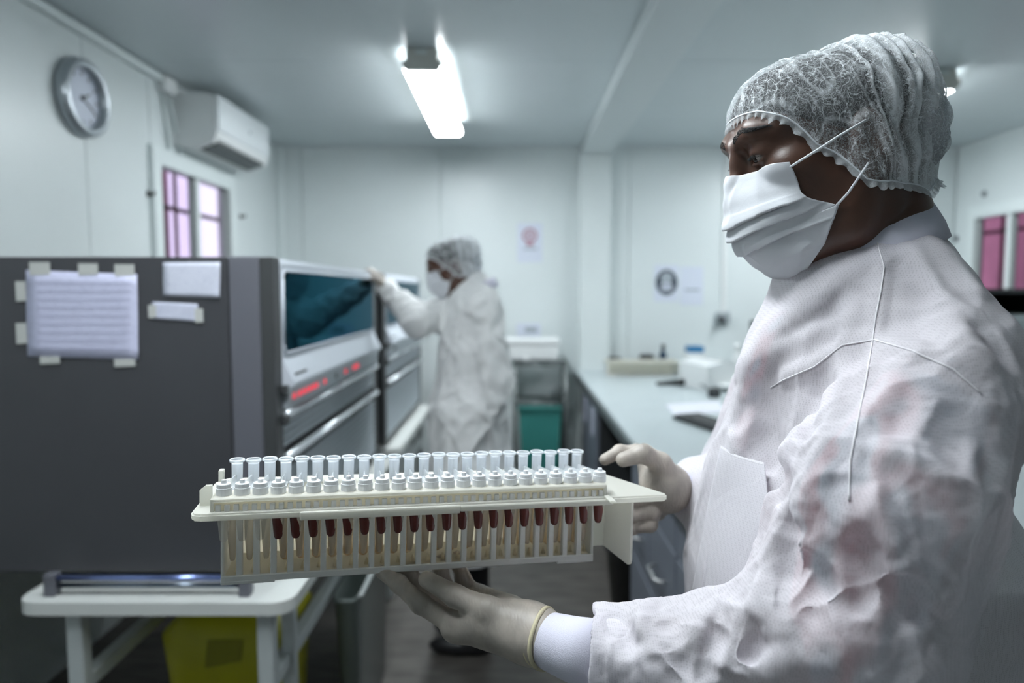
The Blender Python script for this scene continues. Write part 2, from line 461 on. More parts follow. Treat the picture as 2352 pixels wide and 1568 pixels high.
def analyser(y0, y1, label, leds):
    a = thing('analyser', label, 'analyser', (-1.0, (y0 + y1) / 2, TZ), 'grey analysers')
    zt = 1.588
    zb = TZ + .022
    part('body', MB().rbox((-1.50, y0 + .012, zb), (XF - .02, y1 - .012, zt - .004), .006), M_side, a)
    part('side_panel', MB().rbox((-1.505, y0, zb), (-.718, y0 + .012, zt), .004), M_side, a)
    part('side_panel', MB().rbox((-1.505, y1 - .012, zb), (-.718, y1, zt), .004), M_side, a)
    for ya, yb in ((y0 - .006, y0 + .05), (y1 - .05, y1 + .006)):
        part('bezel', MB().rbox((-.714, ya, zb), (-.636, yb, zt + .001), .005), M_bezel, a)
        part('corner_edge', MB().rbox((-.636, ya, zb), (XF + .004, yb, zt), .004), M_edge, a)
    for fx in (-1.12, -.70):
        for fy in (y0 + .10, y1 - .10):
            part('foot', MB().lathe([(.022, TZ), (.022, TZ + .012), (.015, TZ + .024)], 16, Matrix.Translation((fx, fy, 0))), M_black, a)
    ya, yb = y0 + .052, y1 - .052
    # hood with its viewing window
    part('hood', MB().prism([(XF - .03, ya, zt - .002), (XF - .002, ya, zt - .002), (XF + .004, ya, zt - .015), (XF + .004, ya, 1.325), (XF + .034, ya, 1.262), (XF + .034, ya, 1.252), (XF - .03, ya, 1.252)], (0, yb - ya, 0)), M_front, a)
    out = rrect(ya + .015, 1.338, yb - .02, 1.556, .022)
    g = part('viewing_window', MB().prism([(XF + .0035, p, q) for p, q in out], (.003, 0, 0)), M_dglass, a)
    ring = MB()
    for k in range(len(out)):
        p, q = out[k], out[(k + 1) % len(out)]
        ring.tube([(XF + .005, p[0], p[1]), (XF + .005, q[0], q[1])], .0035, 6)
    part('seal', ring, M_front, g)
    # lettering strip, left end under the window (small dark mark)
    part('nameplate', MB().box((XF + .026, ya + .03, 1.278), (XF + .0285, ya + .13, 1.284), Matrix.Translation((0, 0, 0))), M_edge, a)
    # control strip
    part('control_strip', MB().prism([(XF - .03, ya, 1.250), (XF + .024, ya, 1.250), (XF + .016, ya, 1.192), (XF - .03, ya, 1.192)], (0, yb - ya, 0)), M_shut, a)
    for fy, n, on in leds:
        for k in range(n):
            yy = ya + fy + k * .034
            part('led', MB().rbox((XF + .018, yy, 1.214), (XF + .0245, yy + .010, 1.230), .002), M_led if on else M_ledoff, a)
    # rounded lips and shutters of single slats
    for zl in (1.176, 1.062):
        part('lip', MB().tube([(XF + .012, ya, zl), (XF + .012, yb, zl)], .013, 14), M_lip, a)
    z = 1.163
    while z > zb + .03:
        if abs(z - 1.062) > .028:
            part('slat', MB().prism([(XF - .004, ya, z), (XF + .003, ya, z - .004), (XF + .003, ya, z - .013), (XF - .004, ya, z - .0175)], (0, yb - ya, 0)), M_shut, a)
        z -= .0195
    for zl in (1.245, 1.165):
        part('hinge', MB().rbox((XF + .004, y0 + .03, zl - .012), (XF + .02, y0 + .054, zl + .012), .003), M_edge, a)
    part('plinth', MB().rbox((-1.48, y0 + .02, zb - .001), (XF - .01, y1 - .02, zb + .02), .003), M_edge, a)
    return a

analyser(1.73, 3.02, 'near dark grey analyser with papers taped to its side', [(.03, 1, True), (.075, 6, True), (.33, 1, True), (.47, 1, False), (.60, 1, True), (.72, 3, True)])
analyser(3.20, 4.48, 'far grey analyser partly hidden by the standing man', [(.10, 3, False)])

# papers taped to the near analyser's side
M_p1 = paper_mat('printed form', (0.56, 0.57, 0.74), (0.20, 0.21, 0.32), .62, 34, 0.3)
M_p2 = paper_mat('handwritten note', (0.60, 0.62, 0.72), (0.08, 0.10, 0.28), .6, 40, 1.7)
M_p3 = paper_mat('small note', (0.58, 0.60, 0.72), (0.10, 0.12, 0.30), .45, 46, 2.9)
M_tape = mat('masking tape', (0.50, 0.51, 0.49), 0.6)
YS = 1.73
def sheet(name, corners, mt, label, tapes, cat='paper'):
    q = [at(px, py, YS - .0018) for px, py in corners]
    t = thing(name, label, cat, sum(q, Vector()) / 4)
    n = 8; V = []; F = []
    for j in range(n + 1):
        for i in range(n + 1):
            u, v = i / n, j / n
            p = (q[0] * (1 - u) + q[1] * u) * (1 - v) + (q[3] * (1 - u) + q[2] * u) * v
            p = p + Vector((0, -.0012 - .0016 * math.sin(u * 5 + v * 3) ** 2, 0))
            V.append(p)
    for j in range(n):
        for i in range(n):
            F.append((j * (n + 1) + i, (j + 1) * (n + 1) + i, (j + 1) * (n + 1) + i + 1, j * (n + 1) + i + 1))
    o = part('sheet', MB().add(V, F, True), mt, t)
    so = o.modifiers.new('thickness', 'SOLIDIFY'); so.thickness = .0004
    for x0, y0, x1, y1 in tapes:
        a, b = at(x0, y1, YS - .0048), at(x1, y0, YS - .0048)
        part('tape', MB().prism([(a.x, a.y, a.z), (b.x, a.y, a.z + .002), (b.x, a.y, b.z), (a.x, a.y, b.z)], (0, .0006, 0)), M_tape, t)
    return t, q
pf, q = sheet('printed_form', [(60, 620), (316, 630), (319, 826), (64, 818)], M_p1, 'large lilac printed form taped to the analyser side',
      [(68, 602, 114, 632), (180, 605, 224, 632), (264, 607, 308, 634), (37, 646, 58, 692), (38, 742, 60, 790), (92, 818, 137, 836), (263, 824, 310, 842)])
M_grid = mat('table rule print', (.26, .26, .38), .7)
for k in range(9):      # ruled table of the form
    y = 650 + k * 19
    a, b = at(84, y, YS - .0058), at(300, y + 2, YS - .0058)
    part('ruled_line', MB().box((a.x, a.y, a.z - .0006), (b.x, a.y + .0002, a.z + .0006)), M_grid, pf)
sheet('note_sheet', [(375, 603), (507, 602), (505, 684), (376, 680)], M_p2, 'crumpled handwritten white note beside the large form', [])
sheet('taped_label', [(350, 693), (455, 698), (456, 738), (350, 731)], M_p3, 'small white label taped under the handwritten note', [(341, 700, 358, 730), (448, 708, 466, 741)], 'label')

# ================================================================== TABLES
M_ttop = mat('white table top', (0.66, 0.68, 0.66), 0.3)
M_leg = mat('white enamelled steel', (0.50, 0.54, 0.54), 0.4)
def table(x0, x1, y0, y1, label):
    t = thing('side_table', label, 'table', ((x0 + x1) / 2, (y0 + y1) / 2, 0), 'white tables under the analysers')
    part('table_top', MB().prism([(a, b, TZ - .032) for a, b in rrect(x0, y0, x1, y1, .05)], (0, 0, .032)), M_ttop, t)
    for lx in (x0 + .13, x1 - .075):
        for ly in (y0 + .045, y1 - .06):
            part('leg', MB().rbox((lx - .02, ly - .02, 0), (lx + .02, ly + .02, TZ - .032), .005), M_leg, t)
        part('side_rail', MB().rbox((lx - .018, y0 + .045, .50), (lx + .018, y1 - .06, .54), .005), M_leg, t)
    part('cross_rail', MB().rbox((x0 + .13, y1 - .08, .50), (x1 - .075, y1 - .05, .54), .004), M_leg, t)
    return t
t1 = table(-1.21, -.535, 1.60, 3.06, 'white table with rounded corners under the near analyser')
part('leg', MB().rbox((-.615, 1.755, 0), (-.58, 1.79, TZ - .032), .005), M_leg, t1)
table(-1.21, -.535, 3.22, 4.52, 'white table under the far analyser')

tr = thing('guide_rail', 'bluish metal guide rail on the front of the white table', 'rail', (-.9, 1.655, TZ))
for z, r_, c in ((.793, .0075, (.20, .26, .52)), (.775, .007, (.15, .18, .22))):
    part('rod', MB().tube([(-1.135, 1.645, z), (-.665, 1.645, z)], r_, 12), mat('blued steel rod', c, .2, .8), tr)
for x in (-1.14, -.66):
    part('end_block', MB().rbox((x - .014, 1.63, TZ), (x + .014, 1.66, .806), .004), M_bezel, tr)

# yellow waste box under the table
M_yel = mat('yellow waste plastic', (0.44, 0.42, 0.008), 0.42, vary=0.12, vscale=5, bump=0.05, bscale=12)
yb_ = thing('waste_bin', 'yellow plastic waste bin under the near table', 'bin', (-.78, 2.05, 0))
V = []; F = []
prof = [(.0, .15, .14), (.02, .16, .15), (.40, .19, .17), (.52, .205, .18), (.585, .14, .13), (.60, .10, .10)]
n = 28
for z, a, b in prof:
    for k in range(n):
        an = 2 * math.pi * k / n
        ce, se = math.cos(an), math.sin(an)
        V.append((-.825 + a * .92 * math.copysign(abs(ce) ** .45, ce), 2.02 + b * math.copysign(abs(se) ** .45, se), z))
for i in range(len(prof) - 1):
    for k in range(n): F.append((i * n + k, i * n + (k + 1) % n, (i + 1) * n + (k + 1) % n, (i + 1) * n + k))
F.append(tuple(range(n))[::-1])
part('bin_body', MB().add(V, F, True), M_yel, yb_)
part('lid', MB().lathe([(.10, .598), (.115, .60), (.115, .615), (.06, .625), (.055, .66), (.0, .662)], 24, Matrix.Translation((-.825, 2.02, 0))), M_yel, yb_)
part('dark_patch', MB().prism([(-.86, 1.839, .45), (-.76, 1.839, .47), (-.75, 1.839, .53), (-.85, 1.839, .53)], (0, .003, 0)), mat('dark mark', (.24, .23, .01), .6), yb_)  # flat patch of darker yellow on the front of the bin

# clear tub hanging beside the table
M_tub = mat('cloudy plastic tub', (0.36, 0.42, 0.40), 0.25, Transmission_Weight=0.55, IOR=1.2)
tb = thing('plastic_tub', 'cloudy translucent plastic tub standing beside the table leg', 'tub', (-.545, 2.42, 0))
prof = [(.0, .075, .22), (.01, .08, .23), (.50, .095, .30), (.51, .105, .31), (.52, .105, .31), (.515, .09, .295), (.03, .07, .215)]
V = []; F = []
for z, a, b in prof:
    for k in range(n):
        an = 2 * math.pi * k / n; ce, se = math.cos(an), math.sin(an)
        V.append((-.538 + a * .46 * math.copysign(abs(ce) ** .4, ce), 2.42 + b * math.copysign(abs(se) ** .4, se), z))
for i in range(len(prof) - 1):
    for k in range(n): F.append((i * n + k, i * n + (k + 1) % n, (i + 1) * n + (k + 1) % n, (i + 1) * n + k))
F.append(tuple(range(n))[::-1]); F.append(tuple((len(prof) - 1) * n + k for k in range(n)))
part('tub_body', MB().add(V, F, True), M_tub, tb)
part('tub_rim', MB().tube([(-.490, 2.14, .52), (-.490, 2.70, .52)], .008), M_leg, tb)

# ================================================================== LAB BENCH
M_top = mat('grey laminate worktop', (0.50, 0.56, 0.575), 0.35, vary=0.03)
M_topedge = mat('dark worktop edge', (0.075, 0.085, 0.090), 0.4)
M_cab = mat('blue grey cabinet', (0.165, 0.185, 0.225), 0.4)
M_cabin = mat('dark cabinet side', (0.030, 0.034, 0.036), 0.5)
M_chrome = mat('brushed handle', (0.62, 0.63, 0.63), 0.3, 0.8)
BX, BZ = 0.49, 0.90
single('worktop', MB().rbox((BX, 1.32, BZ - .03), (1.80, 5.28, BZ), .004), M_top, 'long grey laminate worktop running along the bench', 'worktop')
single('worktop_apron', MB().rbox((BX + .006, 1.33, BZ - .085), (BX + .03, 5.27, BZ - .0305), .003), M_topedge, 'dark apron strip under the worktop front', 'apron')
def cabinet(y0, y1, rows, label, handles=True):
    c = thing('drawer_cabinet', label, 'cabinet', (1.0, (y0 + y1) / 2, 0), 'bench cabinets')
    part('carcass', MB().rbox((BX + .06, y0, .06), (1.75, y1, BZ - .031), .003), M_cabin, c)
    part('plinth', MB().box((BX + .09, y0 + .01, 0), (1.72, y1 - .01, .06)), M_cabin, c)
    for z0, z1, ya, yb in rows:
        dr = part('drawer', MB().rbox((BX + .038, ya + .004, z0 + .004), (BX + .0595, yb - .004, z1 - .004), .003), M_cab, c)
        if handles:
            ym, zm = (ya + yb) / 2 , (z0 + z1) / 2
            h = .075
            part('handle', MB().tube([(BX + .040, ym - h, zm), (BX + .012, ym - h + .008, zm), (BX + .004, ym - h + .02, zm), (BX + .004, ym + h - .02, zm), (BX + .012, ym + h - .008, zm), (BX + .040, ym + h, zm)], .006, 10), M_chrome, dr)
    return c
cabinet(1.40, 2.14, [(.65, .81, 1.40, 2.14), (.36, .65, 1.40, 2.14), (.08, .36, 1.40, 2.14)], 'blue grey drawer cabinet nearest the camera')
cabinet(2.15, 2.96, [(.65, .81, 2.15, 2.96), (.36, .65, 2.15, 2.56), (.36, .65, 2.56, 2.96), (.08, .36, 2.15, 2.96)], 'blue grey drawer cabinet beside the knee space')
cf = cabinet(4.22, 5.08, [(.08, .81, 4.22, 4.65), (.08, .81, 4.65, 5.08)], 'blue grey cabinet with paper notes at the far end', False)
for y, z in ((4.40, .66), (4.84, .66)):
    single('cabinet_note', MB().rbox((BX + .0335, y - .06, z - .09), (BX + .0365, y + .06, z + .09), .0004), M_p3, 'white paper note on the %s door of the far cabinet' % ('nearer' if y < 4.6 else 'farther'), 'note', 'notes on the far cabinet')
single('back_panel', MB().rbox((1.40, 2.97, 0), (1.43, 4.21, BZ - .031), .003), M_cabin, 'dark panel at the back of the knee space', 'panel')

bn = thing('waste_basket', 'black waste basket on the floor in the knee space', 'bin', (.60, 3.16, 0))
def cup(cx, cy, z0, z1, r0, r1, t=.004, n=28):
    return MB().lathe([(r0, z0), (r1, z1), (r1 + .006, z1), (r1 + .006, z1 + .008), (r1 - t, z1 + .008), (r0 - t, z0 + t)], n, Matrix.Translation((cx, cy, 0)))
part('basket_body', cup(.58, 3.22, 0, .27, .10, .125), M_black, bn)
part('basket_rim', MB().lathe([(.128, .262), (.136, .268), (.136, .284), (.122, .284)], 28, Matrix.Translation((.58, 3.22, 0)), closed=False), M_black, bn)

# things on the bench --------------------------------------------------------
M_cream = mat('cream plastic', (0.62, 0.60, 0.47), 0.4)
M_dark = mat('dark grey plastic', (0.03, 0.033, 0.036), 0.5)
M_wht = mat('white enamel', (0.76, 0.78, 0.78), 0.35)
M_blue = mat('blue cap plastic', (0.01, 0.16, 0.36), 0.4)

kb_c = at(1606, 975, 3.05)
kb = thing('keyboard', 'black computer keyboard on the worktop beside a sheet', 'keyboard', (kb_c.x, kb_c.y, BZ))
MK = Matrix.Translation((kb_c.x + .05, kb_c.y - .04, BZ)) @ Matrix.Rotation(math.radians(-72), 4, 'Z')
part('keyboard_base', MB().rbox((-.22, -.075, 0.001), (.22, .075, .018), .005, MK), M_dark, kb)
keyme = None
for r_ in range(5):
    for c_ in range(14):
        x, y = -.205 + c_ * .0293, -.062 + r_ * .0255
        o = part('key', MB().rbox((x, y, .0182), (x + .0255, y + .0215, .026), .003, MK, 1), M_dark, kb)
sheet_q = [(1534, 942), (1640, 926), (1660, 958), (1560, 962)]
def on_bench(px, py, dz=0.0):
    p = at(px, py, 1.0); k = (BZ + dz - CAMZ) / (p.z - CAMZ)
    return Vector((p.x * k, k, BZ + dz))
def flat(name, quad, mt, label, cat, th=.003, dz=0.0):
    q = [on_bench(*p) for p in quad]
    return single(name, MB().prism([(p.x, p.y, BZ + dz + .0005) for p in q], (0, 0, th)), mt, label, cat)
M_sheet = mat('white office paper', (0.74, 0.75, 0.82), 0.7)
flat('paper_sheet', [(1528, 930), (1650, 922), (1664, 948), (1552, 956)], M_sheet, 'white paper lying above the keyboard', 'paper')
# scanner: flat black paddle with a cord-like arm and a puck
sc_ = thing('barcode_scanner', 'black hand scanner lying on the worktop with its lead', 'scanner', on_bench(1560, 885))
p0, p1, p2 = on_bench(1508, 886), on_bench(1590, 884), on_bench(1640, 912)
part('handle', MB().tube([p0 + Vector((0, 0, .015)), (p0 + p1) / 2 + Vector((0, 0, .02)), p1 + Vector((0, 0, .022))], [.010, .018, .024], 12), M_dark, sc_)
part('lead', MB().tube([p1 + Vector((0, 0, .02)), (p1 + p2) / 2 + Vector((0, 0, .035)), p2 + Vector((0, 0, .02))], .007), mat('grey lead', (.22, .24, .25), .5), sc_)
part('head', MB().lathe([(.030, 0), (.036, .012), (.034, .045), (.02, .055)], 20, Matrix.Translation(p2)), M_dark, sc_)

# white desktop printer
pr = thing('printer', 'white sloping desktop printer at the far end of the bench', 'printer', (1.35, 4.3, BZ))
MP = Matrix.Translation((1.38, 4.34, BZ)) @ Matrix.Rotation(math.radians(14), 4, 'Z')
part('printer_body', MB().prism([(-.26, -.2, 0), (.26, -.2, 0), (.26, -.2, .10), (-.16, -.2, .175), (-.26, -.2, .15)], (0, .36, 0), MP), M_wht, pr)
part('paper_tray', MB().rbox((-.20, -.30, .03), (.24, -.19, .05), .006, MP), M_wht, pr)
part('output_slot', MB().box((-.02, -.203, .045), (.23, -.199, .085), MP), M_dark, pr)
part('lid', MB().prism([(-.15, -.19, .178), (.24, -.19, .108), (.24, -.19, .118), (-.15, -.19, .19)], (0, .33, 0), MP), M_wht, pr)

def bottle(px, Y, h, r, mt, label, capm=None, cat='bottle'):
    p = at(px, 800, Y); b = thing('bottle', label, cat, (p.x, Y, BZ))
    part('bottle_body', MB().lathe([(r * .9, 0), (r, .006), (r, h * .62), (r * .45, h * .78), (r * .45, h * .84)], 20, Matrix.Translation((p.x, Y, BZ))), mt, b)
    part('cap', MB().lathe([(r * .55, h * .84), (r * .55, h), (r * .3, h)], 20, Matrix.Translation((p.x, Y, BZ))), capm or mt, b)
    return b
bottle(1523, 5.19, .20, .03, mat('dark blue bottle', (.02, .05, .09), .3), 'dark blue spray bottle near the back wall', M_dark)
bottle(1693, 4.75, .24, .035, M_wht, 'white plastic bottle beside the printer', M_wht)
bx_ = thing('tip_box', 'white box with blue lid behind the printer', 'box', (1.36, 4.85, BZ))
p = at(1595, 800, 4.86)
part('box_body', MB().rbox((p.x - .07, 4.80, BZ), (p.x + .06, 4.92, BZ + .17), .006), M_wht, bx_)
part('lid', MB().rbox((p.x - .055, 4.805, BZ + .17), (p.x + .055, 4.915, BZ + .215), .006), M_blue, bx_)
for px, Y, w_, h_, lb in ((1412, 5.20, .05, .105, 'low black adapter at the far end of the worktop'), (1486, 5.20, .055, .125, 'black boxy adapter beside the dark blue bottle')):
    p = at(px, 800, Y)
    a_ = thing('power_adapter', lb, 'adapter', (p.x, Y, BZ), 'black adapters on the bench')
    part('adapter_body', MB().rbox((p.x - w_, Y - .04, BZ), (p.x + w_, Y + .04, BZ + h_), .02), M_dark, a_)
    part('lead', MB().tube([(p.x + w_ - .004, Y, BZ + .03), (p.x + w_ + .05, Y + .01, BZ + .04), (p.x + w_ + .08, Y + .05, BZ + .006)], .006), M_dark, a_)

mo = thing('monitor', 'black computer monitor behind the foreground man', 'monitor', (1.86, 4.0, BZ))
part('screen', MB().rbox((1.705, 4.45, BZ + .12), (1.74, 4.90, BZ + .40), .008), M_dark, mo)
part('stand', MB().rbox((1.70, 4.64, BZ), (1.74, 4.71, BZ + .16), .01), M_dark, mo)
part('foot', MB().rbox((1.64, 4.56, BZ), (1.79, 4.79, BZ + .012), .005), M_dark, mo)

# ------------------------------------------------------------------ trolley by the back wall
M_steel = mat('grey steel tube', (0.17, 0.19, 0.19), 0.35, 0.5)
tl = thing('trolley', 'grey steel trolley against the back wall', 'trolley', (.19, 5.0, 0))
xa, xb, ya, yb = .02, .385, 4.84, 5.16
for x in (xa, xb):
    for y in (ya, yb):
        part('post', MB().tube([(x, y, .06), (x, y, .985)], .013, 12), M_steel, tl)
        part('castor', MB().lathe([(.028, -.012), (.032, -.006), (.032, .006), (.028, .012)], 18, Matrix.Translation((x, y, .032)) @ Matrix.Rotation(math.pi / 2, 4, 'Y')), M_black, tl)
for z in (.985, .70):
    for a, b in (((xa, ya), (xb, ya)), ((xa, yb), (xb, yb)), ((xa, ya), (xa, yb)), ((xb, ya), (xb, yb))):
        part('rail', MB().tube([(a[0], a[1], z), (b[0], b[1], z)], .013, 12), M_steel, tl)
part('shelf', MB().rbox((xa - .02, ya - .01, .998), (xb + .005, yb + .01, 1.012), .004), M_steel, tl)
part('lower_shelf', MB().rbox((xa, ya, .19), (xb, yb, .205), .004), M_steel, tl)
wbx = thing('white_case', 'white lidded case on top of the steel trolley', 'case', (.15, 5.0, 1.013))
part('case_body', MB().rbox((-.05, 4.86, 1.0125), (.335, 5.14, 1.115), .012), M_wht, wbx)
part('case_lid', MB().rbox((-.056, 4.854, 1.116), (.341, 5.146, 1.165), .014), M_wht, wbx)
part('latch', MB().lathe([(.018, 0), (.018, .008), (.01, .012)], 16, Matrix.Translation((.10, 4.853, 1.02)) @ Matrix.Rotation(math.pi / 2, 4, 'X')), M_wht, wbx)
M_teal = mat('teal plastic', (0.055, 0.30, 0.27), 0.45)
te = thing('teal_bin', 'teal plastic bin on the lower shelf of the trolley', 'bin', (.20, 5.0, .205))
part('bin_body', MB().prism([(.075, 4.87, .206), (.33, 4.87, .206), (.355, 4.87, .655), (.05, 4.87, .655)], (0, .26, 0)), M_teal, te)
part('bin_rim', MB().rbox((.042, 4.862, .632), (.363, 5.138, .662), .006), M_teal, te)

# ------------------------------------------------------------------ notices on the back wall
def notice(px0, py0, px1, py1, label, marks, mt):
    Y = YB - .003
    a, b = at(px0, py1, Y), at(px1, py0, Y)
    n_ = thing('wall_notice', label, 'notice', (a.x, Y, a.z))
    part('sheet', MB().rbox((a.x, Y, a.z), (b.x, Y + .0025, b.z), .0003), mt, n_)
    for m_ in marks: m_(n_, a, b, Y - .0008)
    return n_
M_notice = mat('notice paper', (0.66, 0.70, 0.80), 0.6)
M_red = mat('faded red print', (.42, .22, .28), .6)
M_grey = mat('grey print', (.36, .40, .44), .6)
M_navy = mat('dark navy print', (.05, .065, .085), .6)
def disc(cx, cz, r_, mt, th=.0006, ring=None, sx=1.0):
    def f(n_, a, b, Y):
        M = Matrix.Translation((a.x + (b.x - a.x) * cx, Y, a.z + (b.z - a.z) * cz)) @ Matrix.Rotation(math.pi / 2, 4, 'X') @ Matrix.Diagonal((sx, 1, 1, 1))
        if ring: part('print', MB().lathe([(ring, 0), (r_, 0), (r_, th), (ring, th), (ring, 0)], 32, M, closed=False, smooth=False), mt, n_)
        else: part('print', MB().lathe([(.0005, 0), (r_, 0), (r_, th), (.0005, th)], 32, M, closed=False, smooth=False), mt, n_)
    return f
def bar(x0, z0, x1, z1, mt, lift=0.0):
    def f(n_, a, b, Y):
        part('print', MB().box((a.x + (b.x - a.x) * x0, Y - .0004 - lift, a.z + (b.z - a.z) * z0), (a.x + (b.x - a.x) * x1, Y + .0002 - lift, a.z + (b.z - a.z) * z1)), mt, n_)
    return f
notice(1188, 512, 1246, 602, 'white notice with a red emblem beside the column', [disc(.5, .68, .058, M_red, ring=.038), disc(.5, .68, .022, M_red), bar(.36, .42, .64, .56, M_red), bar(.25, .32, .8, .37, M_grey)], M_notice)
notice(1186, 742, 1242, 772, 'small white label above the trolley', [bar(.35, .3, .85, .7, M_grey)], M_notice)
notice(1502, 608, 1560, 692, 'notice with a round dark mask sign', [disc(.5, .52, .100, M_navy, sx=.84), disc(.5, .64, .045, M_grey, .0012), bar(.30, .30, .70, .50, M_notice, .001), bar(.24, .40, .76, .44, M_notice, .001)], M_notice)
notice(1562, 612, 1616, 700, 'plain white page right of the round sign', [bar(.2, .36, .85, .42, M_grey)], M_notice)
# conduit and socket
cd = thing('wall_socket', 'white wall socket under a vertical conduit', 'socket', at(1655, 725, YB))
p = at(1660, 725, YB)
part('conduit', MB().rbox((p.x - .018, YB - .018, p.z), (p.x + .018, YB, ZC), .004), M_white_pl, cd)
part('socket_box', MB().rbox((p.x - .06, YB - .045, p.z - .06), (p.x + .045, YB, p.z + .03), .008), mat('grey socket', (.34, .38, .40), .5), cd)
part('plug', MB().rbox((p.x - .05, YB - .085, p.z - .05), (p.x - .005, YB - .045, p.z - .005), .008), M_dark, cd)

# ------------------------------------------------------------------ shelving at the right wall
M_shelf = mat('dark shelf unit', (0.022, 0.024, 0.027), 0.5)
sh = thing('shelf_unit', 'dark shelf unit below the right window', 'shelf unit', (3.1, 4.4, 0))
sx0, sx1, sy0, sy1 = 2.62, 3.36, 4.05, 4.75
for x in (sx0, sx1 - .03):
    part('upright', MB().rbox((x, sy0, 0), (x + .03, sy1, 1.52), .004), M_shelf, sh)
for z in (.10, .45, .80, 1.14, 1.49):
    part('shelf', MB().rbox((sx0 + .03, sy0, z), (sx1 - .03, sy1, z + .03), .003), M_shelf, sh)
part('back', MB().box((sx0 + .03, sy1 - .012, .1), (sx1 - .03, sy1, 1.5)), M_shelf, sh)
for k, (x0, x1, z, h_) in enumerate(((2.76, 3.30, 1.171, .19), (2.70, 3.28, .831, .17))):
    b_ = thing('storage_box', 'grey storage box on the %s shelf by the right window' % ('top' if k == 0 else 'second'), 'box', ((x0 + x1) / 2, 4.3, z), 'grey storage boxes')
    part('box_body', MB().rbox((x0, 4.08, z), (x1, 4.66, z + h_ * .72), .008), mat('grey box', (.36, .40, .42), .5), b_)
    part('lid', MB().rbox((x0 - .006, 4.074, z + h_ * .72), (x1 + .006, 4.666, z + h_), .008), MATS['grey box'], b_)

# ================================================================== TUBE RACK
M_rack = mat('ivory rack plastic', (0.90, 0.895, 0.84), 0.36, bump=0.015, bscale=300)
def translucent(m, f=0.5):
    """thin plastic that lets part of the light through"""
    nt = m.node_tree; b = nt.nodes['Principled BSDF']
    t = nt.nodes.new('ShaderNodeBsdfTranslucent'); t.inputs['Color'].default_value = b.inputs['Base Color'].default_value
    mx = nt.nodes.new('ShaderNodeMixShader'); mx.inputs['Fac'].default_value = f
    nt.links.new(b.outputs[0], mx.inputs[1]); nt.links.new(t.outputs[0], mx.inputs[2])
    nt.links.new(mx.outputs[0], nt.nodes['Material Output'].inputs['Surface'])
    return m
M_rackgrey = mat('pale grey rack ribs', (0.92, 0.92, 0.89), 0.4)
M_rackin = mat('cream rack floor', (0.97, 0.92, 0.80), 0.45)
def cloudy(name, color, alpha, rough=0.25, sss=0.0, trans=0.0):
    m = mat(name, color, rough)
    b = m.node_tree.nodes['Principled BSDF']
    b.inputs['Alpha'].default_value = alpha
    b.inputs['Subsurface Weight'].default_value = sss
    return m
translucent(M_rack, .55); translucent(M_rackgrey, .14); translucent(M_rackin, .80)
M_clear = cloudy('clear polypropylene', (0.88, 0.92, 0.96), 0.46, 0.18)
M_rim = cloudy('clear rim', (0.88, 0.93, 0.97), 0.62, 0.15)
M_cap = cloudy('frosted cap', (0.88, 0.90, 0.92), 0.80, 0.3)
M_fill = translucent(mat('white filter', (0.90, 0.93, 0.97), 0.5), .5)
M_cone = cloudy('milky cone', (0.90, 0.79, 0.66), 0.52, 0.2)
M_cone0 = cloudy('milky empty cone', (0.90, 0.88, 0.80), 0.42, 0.2)
M_vial = cloudy('clear vial', (0.74, 0.70, 0.62), 0.30, 0.15)
M_amber = cloudy('amber liquid', (0.74, 0.54, 0.34), 0.58, 0.2)
M_blood = mat('dark red sample', (0.13, 0.030, 0.024), 0.25)
M_blood2 = mat('brownish red film', (0.24, 0.075, 0.055), 0.3)

RL = 0.4137
NP = 24
PP = RL / NP
_o = at(509, 1337, .72); _r = at(1360, 1283, .816)
e1 = (_r - _o).normalized()
e2 = Vector((0, 0, 1)).cross(e1).normalized()
e3 = e1.cross(e2).normalized()
RL = (_r - _o).length
PP = RL / NP
MR = Matrix(((e1.x, e2.x, e3.x, _o.x), (e1.y, e2.y, e3.y, _o.y), (e1.z, e2.z, e3.z, _o.z), (0, 0, 0, 1)))

def partL(name, mb, mt, parent, label=None, me=None):
    """part in its thing's own coordinates"""
    me = me or to_mesh(name, mb)
    if mt is not None and not me.materials: me.materials.append(mt)
    o = bpy.data.objects.new(name, me)
    C.objects.link(o); o.parent = parent
    return tag(o, label)

